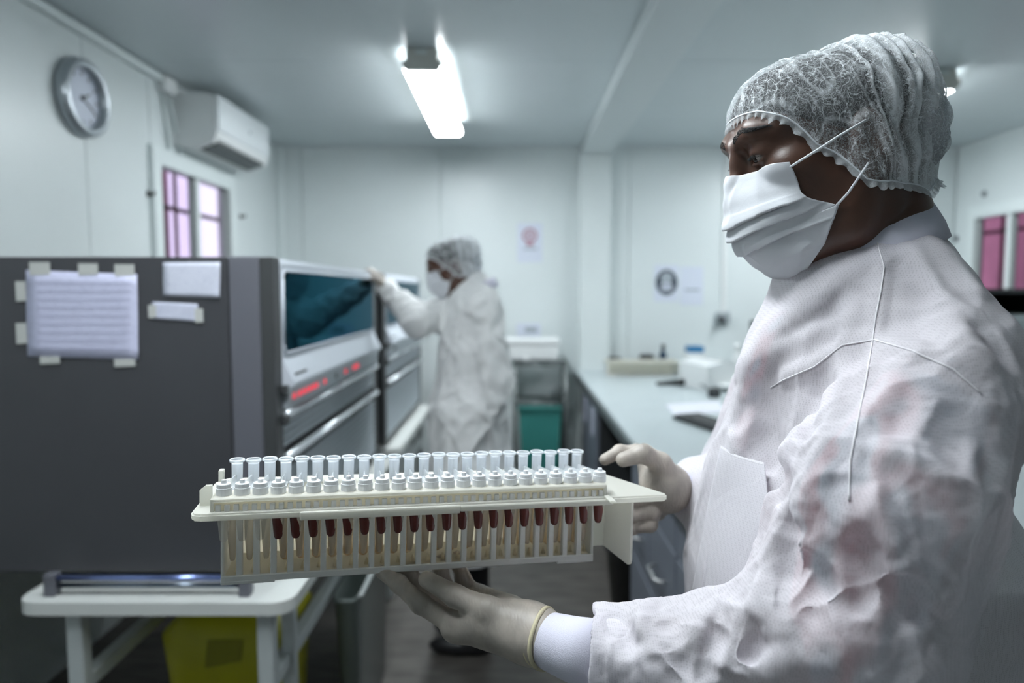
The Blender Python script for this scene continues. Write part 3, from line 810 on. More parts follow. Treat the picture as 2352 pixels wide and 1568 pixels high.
CP0, CP1 = .087, .0945       # underside and top of the deck
def make_rack(label):
    r = thing('tube_rack', label, 'rack', (0, 0, 0), 'ivory tube racks')
    L = RL
    partL('base', MB().rbox((0, 0, 0), (L, .078, .004), .001, seg=1), M_rackin, r)
    partL('bottom_rail', MB().rbox((-.001, -.001, -.001), (L + .001, .003, .0065), .0008, seg=1), M_rackgrey, r)
    partL('bottom_clip', MB().rbox((-.001, -.0015, -.003), (.055, .004, .001), .0008, seg=1), M_rackgrey, r)
    partL('bottom_clip', MB().rbox((L - .045, -.0015, -.003), (L + .001, .004, .001), .0008, seg=1), M_rackgrey, r)
    partL('back_wall', MB().rbox((0, .074, 0), (L, .078, CP0), .001, seg=1), M_rackin, r)
    partL('end_wall', MB().rbox((-.001, 0, 0), (.0022, .078, CP0), .0008, seg=1), M_rackgrey, r)
    partL('end_wall', MB().rbox((L - .0022, 0, 0), (L + .001, .078, CP0), .0008, seg=1), M_rackgrey, r)
    me = to_mesh('rib', MB().rbox((-.0031, 0, .004), (.0031, .009, CP0), .0006, seg=1))
    for k in range(1, NP):
        o = partL('rib', None, M_rackgrey, r, me=me); o.location.x = k * PP
    me = to_mesh('peg', MB().lathe([(.0028, .004), (.0012, .011), (.0002, .0125)], 8))
    for k in range(NP):
        o = partL('peg', None, M_rackin, r, me=me); o.location = ((k + .72) * PP, .018, 0)
    # deck with rounded corners, chamfered to the right
    deck = [(-.010, -.060), (.455, -.060)] + [(.4870 + .006 * math.cos(a), -.054 + .006 * math.sin(a)) for a in (-1.57, -.8, 0, .6)] \
        + [(.440, .072), (.434, .078), (-.006, .078), (-.018, .060), (-.020, -.050), (-.017, -.057)]
    bm = bmesh.new()
    vs = [bm.verts.new((a, b, CP0)) for a, b in deck]
    f = bm.faces.new(vs); ex = bmesh.ops.extrude_face_region(bm, geom=[f])
    for v in ex['geom']:
        if isinstance(v, bmesh.types.BMVert): v.co.z = CP1
    bmesh.ops.recalc_face_normals(bm, faces=bm.faces[:])
    bmesh.ops.bevel(bm, geom=[e for e in bm.edges if abs(e.verts[0].co.z - e.verts[1].co.z) < 1e-6], offset=.0018, segments=2, affect='EDGES')
    partL('deck', MB().bm(bm), M_rack, r)
    # stepped front lip of the deck
    partL('front_lip', MB().rbox((.085, -.0625, CP0 - .0025), (.25, -.058, CP1 - .001), .0015), M_rack, r)
    partL('front_lip', MB().rbox((.25, -.0615, CP0 - .001), (.425, -.058, CP1 - .002), .0015), M_rack, r)
    partL('ridge', MB().rbox((.418, -.056, CP1 - .001), (.425, -.02, CP1 + .0012), .0008, Matrix.Rotation(math.radians(-3), 4, 'Z')), M_rack, r)
    # raised seat for the caps: wall, top rail, small square teeth
    partL('cap_seat', MB().rbox((.0, -.050, CP1 - .001), (.418, -.022, CP1 + .0125), .001, seg=1), M_rackin, r)
    partL('seat_rail', MB().rbox((-.001, -.0535, CP1 + .0092), (.419, -.0215, CP1 + .0135), .001, seg=1), M_rack, r)
    partL('seat_end', MB().rbox((.4165, -.0535, CP1 - .001), (.4195, -.0215, CP1 + .0135), .0008, seg=1), M_rack, r)
    partL('seat_end', MB().rbox((-.0015, -.0535, CP1 - .001), (.0015, -.0215, CP1 + .0135), .0008, seg=1), M_rack, r)
    me = to_mesh('tooth', MB().rbox((-.0026, -.053, CP1 - .001), (.0026, -.0495, CP1 + .0066), .0005, seg=1))
    for k in range(48):
        o = partL('tooth', None, M_rackgrey, r, me=me); o.location.x = .0055 + k * (.4075 / 47)
    # end compartment with its fin at the right
    partL('end_compartment', MB().rbox((L, .030, .004), (.452, .034, CP0), .001, seg=1), M_rack, r)
    fin = [(.4505, .033, CP0), (.4505, -.052, CP0), (.4505, -.054, .022)] + [(.4505, -.046 + .008 * math.cos(a), .018 + .008 * math.sin(a)) for a in (3.3, 3.9, 4.5)] + [(.4505, .033, .004)]
    partL('fin', MB().prism(fin, (.003, 0, 0)), M_rack, r)
    # upright clips at the left
    partL('clip', MB().prism([(-.016, -.030, CP1 - .001), (-.004, -.030, CP1 - .001), (-.004, -.030, CP1 + .021), (-.010, -.030, CP1 + .021), (-.016, -.030, CP1 + .016)], (0, .0035, 0)), M_rack, r)
    partL('clip', MB().rbox((-.008, .026, CP1 - .001), (-.003, .036, CP1 + .022), .0008), M_rack, r)
    return r

rack = make_rack('ivory tube rack full of sample units in gloved hands')
rack.matrix_world = MR

# one sample unit (origin under its conical tube) ------------------------------
def lathe_at(prof, b, n=16, closed=True, a0=0.0):
    return MB().lathe(prof, n, Matrix.Translation((a0, b, 0)), closed)
def lathe_at2(prof, b, n=28): return MB().lathe(prof, 28, Matrix.Translation((0, b, 0)), True, False)
me_tall = to_mesh('tall_tube', lathe_at([(.0052, .0045), (.0064, .008), (.0068, CP0), (.0071, CP1), (.0071, .1215), (.0066, .1215), (.0062, .012)], .045, 20, False))
me_rim = to_mesh('rim', lathe_at([(.0068, .1215), (.0084, .1222), (.0086, .1238), (.0078, .1250), (.0071, .1240)], .045, 20, False))
me_amber = to_mesh('amber_liquid', lathe_at([(.003, .0055), (.0055, .008), (.0059, .012), (.0060, .066)], .045, 16))
me_fill = to_mesh('filter', lathe_at([(.0058, CP1 + .002), (.0061, .1195), (.0061, .1206)], .045, 16))
me_cone = to_mesh('conical_tube', lathe_at([(.0010, .0185), (.0024, .0192), (.0031, .0215), (.0052, .047), (.0057, .060), (.0060, CP0 + .002)], .014, 18))
me_cap = to_mesh('cap', lathe_at2([(.0074, CP1 + .0128), (.0078, CP1 + .0135), (.0078, CP1 + .0205), (.0072, CP1 + .0208), (.0070, CP1 + .0245), (.0066, CP1 + .0250), (.0030, CP1 + .0252), (.0026, CP1 + .0285), (.0010, CP1 + .0290)], -.038, 20))
me_vial = to_mesh('vial', lathe_at([(.0010, .0585), (.0030, .0592), (.0042, .0615), (.0062, .080), (.0066, CP0 + .001)], -.038, 16))
wing = MB().prism([(-.0006, -.031, CP1 + .0145), (-.0006, .038, CP1 + .003), (-.0006, .038, CP1 + .014), (-.0006, .0, CP1 + .019), (-.0006, -.031, CP1 + .0235)], (.0012, 0, 0))
wing.add([p for p in MB().rbox((-.0035, -.010, CP1 + .001), (.0035, .038, CP1 + .006), .001, seg=1).v], MB().rbox((-.0035, -.010, CP1 + .001), (.0035, .038, CP1 + .006), .001, seg=1).f)
me_wing = to_mesh('wing', wing)
def blood_mesh(seed):
    rnd = random.Random(seed)
    mb = MB()
    P = []; F = []
    def rv(z):                       # inner radius of the vial at height z
        return np.interp(z, [.0585, .0592, .0615, .080, .09], [.0010, .0030, .0042, .0062, .0066]) * 1.03
    # pool at the tip
    zt = .0655 + rnd.uniform(-.001, .0015)
    pool = [(rv(z) , z) for z in (.0586, .0592, .0604, .0615, .0635, zt)]
    mb.add(*(lambda m_: (m_.v, m_.f))(MB().lathe(pool, 14, Matrix.Translation((0, -.038, 0)))), True)
    # smear up the wall towards the camera's left
    a0 = math.radians(rnd.uniform(-150, -128)); wa = rnd.uniform(1.0, 1.35)
    z0 = zt - .003 if rnd.random() < .7 else zt + .0016
    z1 = rnd.uniform(.0835, .0862)
    nz, na = 9, 9
    for i in range(nz):
        t = i / (nz - 1); z = z0 + (z1 - z0) * t
        half = wa * (.55 + .6 * math.sin(min(1, .25 + t) * 2.6)) * (1 if t < .95 else .7)
        lean = .55 * (1 - t)
        for j in range(na):
            a = a0 + lean + half * (j / (na - 1) * 2 - 1)
            P.append((rv(z) * math.cos(a), -.038 + rv(z) * math.sin(a), z))
    for i in range(nz - 1):
        for j in range(na - 1):
            F.append((i * na + j, i * na + j + 1, (i + 1) * na + j + 1, (i + 1) * na + j))
    mb.add(P, F, True)
    return to_mesh('blood', mb)
bl = [blood_mesh(s) for s in range(5)]
ORD = ['first', 'second', 'third', 'fourth', 'fifth', 'sixth', 'seventh', 'eighth', 'ninth', 'tenth', 'eleventh', 'twelfth', 'thirteenth', 'fourteenth', 'fifteenth', 'sixteenth', 'seventeenth', 'eighteenth', 'nineteenth', 'twentieth', 'twenty-first', 'twenty-second', 'twenty-third', 'twenty-fourth']
for i in range(NP):
    full = i >= 3
    lb = ('%s clear tube unit from the rack\'s left end, %s' % (ORD[i], 'with dark red sample' if full else 'without any sample'))
    u = thing('sample_tube', lb, 'sample tube', (0, 0, 0), 'tubes in the ivory rack')
    jz = random.uniform(-.0012, .0012)
    u.matrix_world = MR @ Matrix.Translation(((i + .5) * PP, 0, 0))
    t = partL('tall_tube', None, M_clear, u, me=me_tall); t.location.z = jz * .5
    partL('rim', None, M_rim, t, me=me_rim)
    partL('filter', None, M_fill, t, me=me_fill)
    if full: partL('amber_liquid', None, M_amber, t, me=me_amber)
    partL('conical_tube', None, None, u, me=me_cone).data
    u.children[-1].data = me_cone
    partL('wing', None, M_clear, u, me=me_wing)
    partL('cap', None, M_cap, u, me=me_cap)
    v = partL('vial', None, M_vial, u, me=me_vial)
    if full:
        b_ = partL('blood', None, M_blood2 if i in (10, 19) else M_blood, v, me=bl[(i * 7) % 5])
        b_.data.materials.clear() if False else None
cones = [o for o in bpy.data.objects if o.name.split('.')[0] == 'conical_tube']
me_cone.materials.append(M_cone)
me_cone_e = me_cone.copy(); me_cone_e.materials.clear(); me_cone_e.materials.append(M_cone0)
for k, o in enumerate(sorted(cones, key=lambda o: o.name)):
    if k < 3: o.data = me_cone_e

# second, empty rack on the bench
rk2 = copy_tree(rack)
rk2['label'] = 'empty ivory tube rack on the far end of the worktop'
q0 = on_bench(1396, 864)
rk2.matrix_world = Matrix.Translation((q0.x, q0.y, BZ + .003)) @ Matrix.Rotation(math.radians(3), 4, 'Z') @ Matrix.Scale(1.12, 4)

# ================================================================== ORGANIC SHAPES
# signed-distance fields on a grid, meshed with surface nets
class SDF:
    def __init__(s, lo, hi, h):
        s.lo = np.array(lo, float); s.h = h
        s.n = np.maximum(np.ceil((np.array(hi, float) - s.lo) / h).astype(int) + 1, 4)
        s.d = np.full(s.n, 1.0, np.float32)
    def sub(s, lo, hi):
        a = np.clip(np.floor((np.array(lo) - s.lo) / s.h).astype(int), 0, s.n)
        b = np.clip(np.ceil((np.array(hi) - s.lo) / s.h).astype(int) + 1, 0, s.n)
        if (b <= a).any(): return None, None
        sl = tuple(slice(i, j) for i, j in zip(a, b))
        g = np.meshgrid(*[(s.lo[i] + s.h * np.arange(a[i], b[i])).astype(np.float32) for i in range(3)], indexing='ij')
        return sl, np.stack(g, -1)
    def _comb(s, sl, d, k, op):
        o = s.d[sl]
        if op == 'add':
            if k <= 0: s.d[sl] = np.minimum(o, d)
            else:
                h = np.maximum(k - np.abs(o - d), 0) / k
                s.d[sl] = np.minimum(o, d) - h * h * k * 0.25
        else:
            if k <= 0: s.d[sl] = np.maximum(o, -d)
            else:
                h = np.maximum(k - np.abs(o + d), 0) / k
                s.d[sl] = np.maximum(o, -d) + h * h * k * 0.25
    def cone(s, a, b, ra, rb, k=0.01, op='add'):
        a = np.array(a, np.float32); b = np.array(b, np.float32); m = max(ra, rb) + k + 3 * s.h + .02
        sl, p = s.sub(np.minimum(a, b) - m, np.maximum(a, b) + m)
        if sl is None: return s
        ab = b - a; L = float((ab * ab).sum()) + 1e-12
        t = np.clip(((p - a) * ab).sum(-1) / L, 0, 1)
        d = np.sqrt((((p - a) - t[..., None] * ab) ** 2).sum(-1)) - (ra + (rb - ra) * t)
        s._comb(sl, d, k, op); return s
    def chain(s, pts, rs, k=0.01, op='add'):
        for i in range(len(pts) - 1): s.cone(pts[i], pts[i + 1], rs[i], rs[i + 1], k, op)
        return s
    def ell(s, c, r, k=0.01, op='add', R=None):
        c = np.array(c, np.float32); r = np.array(r, np.float32); m = float(r.max()) + k + 3 * s.h + .02
        sl, p = s.sub(c - m, c + m)
        if sl is None: return s
        q = p - c
        if R is not None: q = q @ np.array(R, np.float32)      # columns of R = local axes in world
        k0 = np.sqrt(((q / r) ** 2).sum(-1)); k1 = np.sqrt(((q / (r * r)) ** 2).sum(-1)) + 1e-9
        s._comb(sl, k0 * (k0 - 1) / k1, k, op); return s
    def rbx(s, c, half, r, k=0.01, op='add', R=None):
        c = np.array(c, np.float32); half = np.array(half, np.float32); m = float(np.linalg.norm(half)) + k + 3 * s.h + .02
        sl, p = s.sub(c - m, c + m)
        if sl is None: return s
        q = p - c
        if R is not None: q = q @ np.array(R, np.float32)
        q = np.abs(q) - (half - r)
        d = np.sqrt((np.maximum(q, 0) ** 2).sum(-1)) + np.minimum(q.max(-1), 0) - r
        s._comb(sl, d, k, op); return s
    def ridge(s, pts, h, w, sharp=False):
        """raise (h > 0) or press in (h < 0) the surface along a polyline; tapers at both ends"""
        pts = [np.array(p, np.float32) for p in pts]
        P = np.array(pts); m = w * 3.2 + abs(h) + 2 * s.h
        sl, p = s.sub(P.min(0) - m, P.max(0) + m)
        if sl is None: return s
        best = np.full(p.shape[:3], 9.0, np.float32); par = np.zeros(p.shape[:3], np.float32)
        seg = [float(np.linalg.norm(pts[i + 1] - pts[i])) for i in range(len(pts) - 1)]; tot = sum(seg) + 1e-9; acc = 0
        for i in range(len(pts) - 1):
            a, b = pts[i], pts[i + 1]; ab = b - a; L = float((ab * ab).sum()) + 1e-12
            t = np.clip(((p - a) * ab).sum(-1) / L, 0, 1)
            d = np.sqrt((((p - a) - t[..., None] * ab) ** 2).sum(-1))
            g = (acc + t * seg[i]) / tot; acc += seg[i]
            u = d < best; best = np.where(u, d, best); par = np.where(u, g, par)
        env = np.clip(np.minimum(par, 1 - par) * 6 + .25, 0, 1)
        f = np.clip(1 - best / (2.9 * w), 0, 1) ** 1.15 if sharp else np.exp(-(best / w) ** 2)
        s.d[sl] -= h * env * f; return s
    def cut(s, p0, n, r=0.0):
        """keep the side the normal points away from"""
        sl, p = s.sub(s.lo, s.lo + s.h * s.n)
        d = ((p - np.array(p0, np.float32)) * np.array(n, np.float32)).sum(-1)
        s.d[sl] = np.maximum(s.d[sl], d); return s
    def val(s, P):
        q = (np.atleast_2d(np.array(P, float)) - s.lo) / s.h
        i = np.clip(np.floor(q).astype(int), 0, s.n - 2); f = np.clip(q - i, 0, 1)
        out = 0
        for dx in (0, 1):
            for dy in (0, 1):
                for dz in (0, 1):
                    w = (f[:, 0] if dx else 1 - f[:, 0]) * (f[:, 1] if dy else 1 - f[:, 1]) * (f[:, 2] if dz else 1 - f[:, 2])
                    out = out + w * s.d[i[:, 0] + dx, i[:, 1] + dy, i[:, 2] + dz]
        return out
    def hit(s, px, py, y0=0.3, y1=1.4):
        """where the sight line of a pixel first meets the surface"""
        Ys = np.arange(y0, y1, s.h * .8)
        d = at(px, py, 1.0) - Vector((0, 0, CAMZ))
        P = np.stack([d.x * Ys, Ys, CAMZ + d.z * Ys], 1)
        inside = ((P >= s.lo) & (P <= s.lo + s.h * (s.n - 1))).all(1)
        v = np.where(inside, s.val(P), 1.0)
        k = np.nonzero(v < 0)[0]
        if len(k) == 0: return Vector(P[np.argmin(v)])
        i = k[0]
        if i == 0: return Vector(P[0])
        t = v[i - 1] / max(v[i - 1] - v[i], 1e-9)
        return Vector(P[i - 1] * (1 - min(t, 1)) + P[i] * min(t, 1))
    def mesh(s, name, smooth_iter=1, disp=None):
        d = s.d; n = s.n
        ins = d < 0
        c = np.zeros(n - 1, np.uint8)
        for k, (x, y, z) in enumerate([(0,0,0),(1,0,0),(0,1,0),(1,1,0),(0,0,1),(1,0,1),(0,1,1),(1,1,1)]):
            c += ins[x:n[0]-1+x, y:n[1]-1+y, z:n[2]-1+z]
        act = np.nonzero((c > 0) & (c < 8)); idx = np.stack(act, 1)
        vid = -np.ones(n - 1, np.int64); vid[act] = np.arange(len(idx))
        acc = np.zeros((len(idx), 3)); cnt = np.zeros(len(idx))
        E = []
        for x, y, z in [(0,0,0),(1,0,0),(0,1,0),(1,1,0),(0,0,1),(1,0,1),(0,1,1),(1,1,1)]:
            for ax in range(3):
                if (x, y, z)[ax] == 0:
                    b = [x, y, z]; b[ax] = 1; E.append(((x, y, z), tuple(b)))
        for a, b in E:
            da = d[tuple((idx + a).T)]; db = d[tuple((idx + b).T)]
            m = (da < 0) != (db < 0)
            t = np.where(m, da / np.where(m, da - db, 1), 0)
            acc[m] += np.array(a) + t[m, None] * (np.array(b) - np.array(a)); cnt[m] += 1
        V = s.lo + s.h * (idx + acc / cnt[:, None])
        F = []
        for ax in range(3):
            u, v = (ax + 1) % 3, (ax + 2) % 3
            sa = [slice(None)] * 3; sb = [slice(None)] * 3
            sa[ax] = slice(0, -1); sb[ax] = slice(1, None)
            ch = ins[tuple(sa)] != ins[tuple(sb)]
            e = np.stack(np.nonzero(ch), 1)
            ok = (e[:, u] > 0) & (e[:, v] > 0) & (e[:, u] < n[u] - 1) & (e[:, v] < n[v] - 1)
            e = e[ok]
            flip = ins[tuple(e.T)]
            q = []
            for du, dv in ((0, 0), (1, 0), (1, 1), (0, 1)):
                t = e.copy(); t[:, u] -= du; t[:, v] -= dv
                q.append(vid[tuple(t.T)])
            q = np.stack(q, 1)
            q[~flip] = q[~flip][:, ::-1]
            F.append(q)
        F = np.concatenate(F)
        F = F[(F >= 0).all(1)]
        for _ in range(smooth_iter):
            S = np.zeros_like(V); K = np.zeros(len(V))
            for i in range(4):
                np.add.at(S, F[:, i], V[F[:, (i + 1) % 4]] + V[F[:, i - 1]]); np.add.at(K, F[:, i], 2)
            V = V * .5 + .5 * S / np.maximum(K, 1)[:, None]
        if disp is not None:
            A = V[F[:, 2]] - V[F[:, 0]]; B = V[F[:, 3]] - V[F[:, 1]]; n_ = np.cross(A, B)
            N = np.zeros_like(V)
            for i in range(4): np.add.at(N, F[:, i], n_)
            N /= np.linalg.norm(N, axis=1, keepdims=True) + 1e-12
            V = disp(V, N)
        return mesh_np(name, V, F)

def crumple(P, cell, seed, stretch=(1, 1, 1), warp=.35):
    """network of straight-ish creases: 0 on a crease, growing into each facet"""
    q = P * (np.array(stretch) / cell)
    q = q + warp * np.stack([noise3(q, 1.1, seed + k) for k in range(3)], -1)
    i0 = np.floor(q).astype(int); rs = np.random.RandomState(seed); T = rs.rand(16, 16, 16, 3)
    F1 = np.full(len(q), 9.); F2 = np.full(len(q), 9.)
    for dx in (-1, 0, 1):
        for dy in (-1, 0, 1):
            for dz in (-1, 0, 1):
                c = i0 + (dx, dy, dz)
                s = c + T[c[:, 0] % 16, c[:, 1] % 16, c[:, 2] % 16]
                d = np.linalg.norm(q - s, axis=1)
                F2 = np.where(d < F1, F1, np.minimum(F2, d)); F1 = np.minimum(F1, d)
    return (F2 - F1) * cell

def mesh_np(name, V, F, smooth=True):
    me = bpy.data.meshes.new(name)
    V = np.asarray(V, np.float32); F = np.asarray(F, np.int32); k = F.shape[1]
    me.vertices.add(len(V)); me.vertices.foreach_set('co', V.ravel())
    me.loops.add(F.size); me.loops.foreach_set('vertex_index', F.ravel())
    me.polygons.add(len(F))
    me.polygons.foreach_set('loop_start', np.arange(0, F.size, k, dtype=np.int32))
    me.polygons.foreach_set('loop_total', np.full(len(F), k, np.int32))
    me.polygons.foreach_set('use_smooth', np.full(len(F), smooth, bool))
    me.update(calc_edges=True); me.validate()
    return me

def noise3(P, scale, seed=0):
    """smooth value noise, -1..1"""
    rs = np.random.RandomState(seed); T = rs.rand(32, 32, 32).astype(np.float32) * 2 - 1
    q = np.asarray(P) * scale + 100.0; i = np.floor(q).astype(int); f = q - i; f = f * f * (3 - 2 * f)
    o = 0
    for dx in (0, 1):
        for dy in (0, 1):
            for dz in (0, 1):
                w = (f[..., 0] if dx else 1 - f[..., 0]) * (f[..., 1] if dy else 1 - f[..., 1]) * (f[..., 2] if dz else 1 - f[..., 2])
                o = o + w * T[(i[..., 0] + dx) % 32, (i[..., 1] + dy) % 32, (i[..., 2] + dz) % 32]
    return o

# ================================================================== PEOPLE: materials
def skin_mat():
    m = mat('dark brown skin', (0.082, 0.037, 0.023), 0.40, vary=0.25, vscale=22, bump=0.10, bscale=420,
            Subsurface_Weight=0.08, Subsurface_Radius=(.012, .004, .002), Subsurface_Scale=.4, Specular_IOR_Level=0.55)
    return m
M_skin = skin_mat()
M_hair = mat('short black hair', (0.006, 0.006, 0.007), 0.75, bump=1.0, bscale=500)
M_eye = mat('eye white', (0.34, 0.30, 0.28), 0.12)
M_iris = mat('dark iris', (0.012, 0.007, 0.005), 0.06)

def fabric(name, color, transparent, transl=0.35, rough=0.9, dots=0.0, dscale=420.0, crease=0.0, attr=None, veins=0.0, vsc=90.0, weave=0.0, wscale=900.0):
    """thin nonwoven cloth: diffuse + light passing through, partly see-through"""
    m = bpy.data.materials.new(name); m.use_nodes = True
    nt = m.node_tree; nd = nt.nodes; lk = nt.links
    b = nd['Principled BSDF']
    b.inputs['Base Color'].default_value = (*color, 1); b.inputs['Roughness'].default_value = rough
    b.inputs['Specular IOR Level'].default_value = 0.25
    tl_ = nd.new('ShaderNodeBsdfTranslucent'); tl_.inputs['Color'].default_value = (*color, 1)
    mx = nd.new('ShaderNodeMixShader'); mx.inputs['Fac'].default_value = transl
    lk.new(b.outputs[0], mx.inputs[1]); lk.new(tl_.outputs[0], mx.inputs[2])
    tp = nd.new('ShaderNodeBsdfTransparent')
    m2 = nd.new('ShaderNodeMixShader')
    lk.new(mx.outputs[0], m2.inputs[1]); lk.new(tp.outputs[0], m2.inputs[2])
    lk.new(m2.outputs[0], nd['Material Output'].inputs['Surface'])
    tc = nd.new('ShaderNodeTexCoord')
    fac = None
    def math_(op, a, b_):
        n = nd.new('ShaderNodeMath'); n.operation = op; n.use_clamp = True
        for i, x in enumerate((a, b_)):
            if isinstance(x, (int, float)): n.inputs[i].default_value = x
            else: lk.new(x, n.inputs[i])
        return n.outputs[0]
    fac = None
    n = nd.new('ShaderNodeTexNoise'); n.inputs['Scale'].default_value = 14.0; n.inputs['Detail'].default_value = 4
    lk.new(tc.outputs['Object'], n.inputs['Vector'])
    r = nd.new('ShaderNodeMapRange'); r.inputs[3].default_value = transparent * .8; r.inputs[4].default_value = transparent * 1.2
    lk.new(n.outputs['Fac'], r.inputs[0]); fac = r.outputs[0]
    if dots:
        v = nd.new('ShaderNodeTexVoronoi'); v.inputs['Scale'].default_value = dscale; v.inputs['Randomness'].default_value = 0.25
        lk.new(tc.outputs['Object'], v.inputs['Vector'])
        rr = nd.new('ShaderNodeMapRange'); rr.inputs[1].default_value = .15; rr.inputs[2].default_value = .5
        rr.inputs[3].default_value = dots; rr.inputs[4].default_value = -dots * .5
        lk.new(v.outputs['Distance'], rr.inputs[0])
        fac = math_('ADD', fac, rr.outputs[0])
    if veins:
        # crumple lines and fibres of the hair net
        w = nd.new('ShaderNodeTexNoise'); w.inputs['Scale'].default_value = 60; w.inputs['Detail'].default_value = 3
        lk.new(tc.outputs['Object'], w.inputs['Vector'])
        ad = nd.new('ShaderNodeMixRGB'); ad.blend_type = 'ADD'; ad.inputs['Fac'].default_value = 0.03
        lk.new(tc.outputs['Object'], ad.inputs[1]); lk.new(w.outputs['Color'], ad.inputs[2])
        tot = None
        for sc2, wd, amt in ((vsc, .030, veins), (vsc * 2.4, .045, veins * .6), (vsc * 7, .10, veins * .55)):
            v = nd.new('ShaderNodeTexVoronoi'); v.feature = 'DISTANCE_TO_EDGE'; v.inputs['Scale'].default_value = sc2
            mp = nd.new('ShaderNodeMapping'); mp.inputs['Scale'].default_value = (1.0, 1.0, .55)
            lk.new(ad.outputs[0], mp.inputs['Vector']); lk.new(mp.outputs[0], v.inputs['Vector'])
            rr = nd.new('ShaderNodeMapRange'); rr.inputs[1].default_value = 0.0; rr.inputs[2].default_value = wd
            rr.inputs[3].default_value = amt; rr.inputs[4].default_value = 0.0
            lk.new(v.outputs['Distance'], rr.inputs[0])
            tot = rr.outputs[0] if tot is None else math_('ADD', tot, rr.outputs[0])
        fac = math_('SUBTRACT', fac, tot)
    if attr:
        a = nd.new('ShaderNodeAttribute'); a.attribute_name = attr
        fac = math_('SUBTRACT', fac, a.outputs['Fac'])
    lk.new(fac, m2.inputs['Fac'])
    hgt = None
    if crease:
        v = nd.new('ShaderNodeTexVoronoi'); v.feature = 'DISTANCE_TO_EDGE'; v.inputs['Scale'].default_value = 16.0
        nn = nd.new('ShaderNodeTexNoise'); nn.inputs['Scale'].default_value = 9; lk.new(tc.outputs['Object'], nn.inputs['Vector'])
        ad = nd.new('ShaderNodeMixRGB'); ad.blend_type = 'ADD'; ad.inputs['Fac'].default_value = 0.12
        lk.new(tc.outputs['Object'], ad.inputs[1]); lk.new(nn.outputs['Color'], ad.inputs[2])
        lk.new(ad.outputs[0], v.inputs['Vector'])
        bp = nd.new('ShaderNodeBump'); bp.inputs['Strength'].default_value = crease; bp.inputs['Distance'].default_value = 0.02
        lk.new(v.outputs['Distance'], bp.inputs['Height']); hgt = bp
    if weave:
        wv = nd.new('ShaderNodeTexVoronoi'); wv.inputs['Scale'].default_value = wscale; wv.inputs['Randomness'].default_value = 0.3
        lk.new(tc.outputs['Object'], wv.inputs['Vector'])
        bp = nd.new('ShaderNodeBump'); bp.inputs['Strength'].default_value = weave; bp.inputs['Distance'].default_value = 0.0006
        lk.new(wv.outputs['Distance'], bp.inputs['Height'])
        if hgt: lk.new(hgt.outputs['Normal'], bp.inputs['Normal'])
        hgt = bp
    if hgt:
        lk.new(hgt.outputs['Normal'], b.inputs['Normal']); lk.new(hgt.outputs['Normal'], tl_.inputs['Normal'])
    return m
M_gown = fabric('white nonwoven gown', (0.86, 0.83, 0.88), 0.28, 0.18, dots=0.10, dscale=440, crease=0.10, weave=0.22, wscale=440)
M_pocket = fabric('gown pocket', (0.80, 0.78, 0.82), 0.12, 0.25, dots=0.08, dscale=440, crease=0.10, weave=0.25, wscale=440)
M_knit = mat('white knit', (0.70, 0.69, 0.80), 0.9, bump=0.3, bscale=900)
M_net = fabric('hair net', (0.90, 0.94, 0.97), 0.91, 0.25, attr='fold', veins=0.58, vsc=62)
M_ruffle = fabric('hair net edge', (0.80, 0.84, 0.87), 0.42, 0.35, veins=0.2, vsc=120)
M_mask = fabric('white face mask', (0.84, 0.86, 0.90), 0.0, 0.22, crease=0.06, weave=0.15, wscale=1500)
M_strap = mat('white elastic', (0.78, 0.81, 0.85), 0.8)
M_stitch = mat('pressed seam', (0.34, 0.36, 0.42), 0.8)
def glove_mat():
    m = mat('latex glove', (0.36, 0.325, 0.29), 0.48, bump=0.12, bscale=160)
    nt = m.node_tree; b = nt.nodes['Principled BSDF']
    tc = nt.nodes.new('ShaderNodeTexCoord')
    n = nt.nodes.new('ShaderNodeTexNoise'); n.inputs['Scale'].default_value = 26; n.inputs['Detail'].default_value = 5
    nt.links.new(tc.outputs['Object'], n.inputs['Vector'])
    r = nt.nodes.new('ShaderNodeValToRGB')
    r.color_ramp.elements[0].position = .32; r.color_ramp.elements[1].position = .72
    r.color_ramp.elements[0].color = (0.30, 0.27, 0.24, 1); r.color_ramp.elements[1].color = (0.52, 0.46, 0.40, 1)
    nt.links.new(n.outputs['Fac'], r.inputs['Fac']); nt.links.new(r.outputs['Color'], b.inputs['Base Color'])
    # fine wrinkles
    w = nt.nodes.new('ShaderNodeTexWave'); w.inputs['Scale'].default_value = 70; w.inputs['Distortion'].default_value = 9; w.inputs['Detail'].default_value = 2
    nt.links.new(tc.outputs['Object'], w.inputs['Vector'])
    bp = nt.nodes.new('ShaderNodeBump'); bp.inputs['Strength'].default_value = .10; bp.inputs['Distance'].default_value = .002
    nt.links.new(w.outputs['Fac'], bp.inputs['Height'])
    old = b.inputs['Normal'].links[0].from_node
    nt.links.new(bp.outputs['Normal'], old.inputs['Normal'])
    return m
M_glove = glove_mat()
M_gband = mat('rolled glove edge', (0.62, 0.56, 0.38), 0.5)
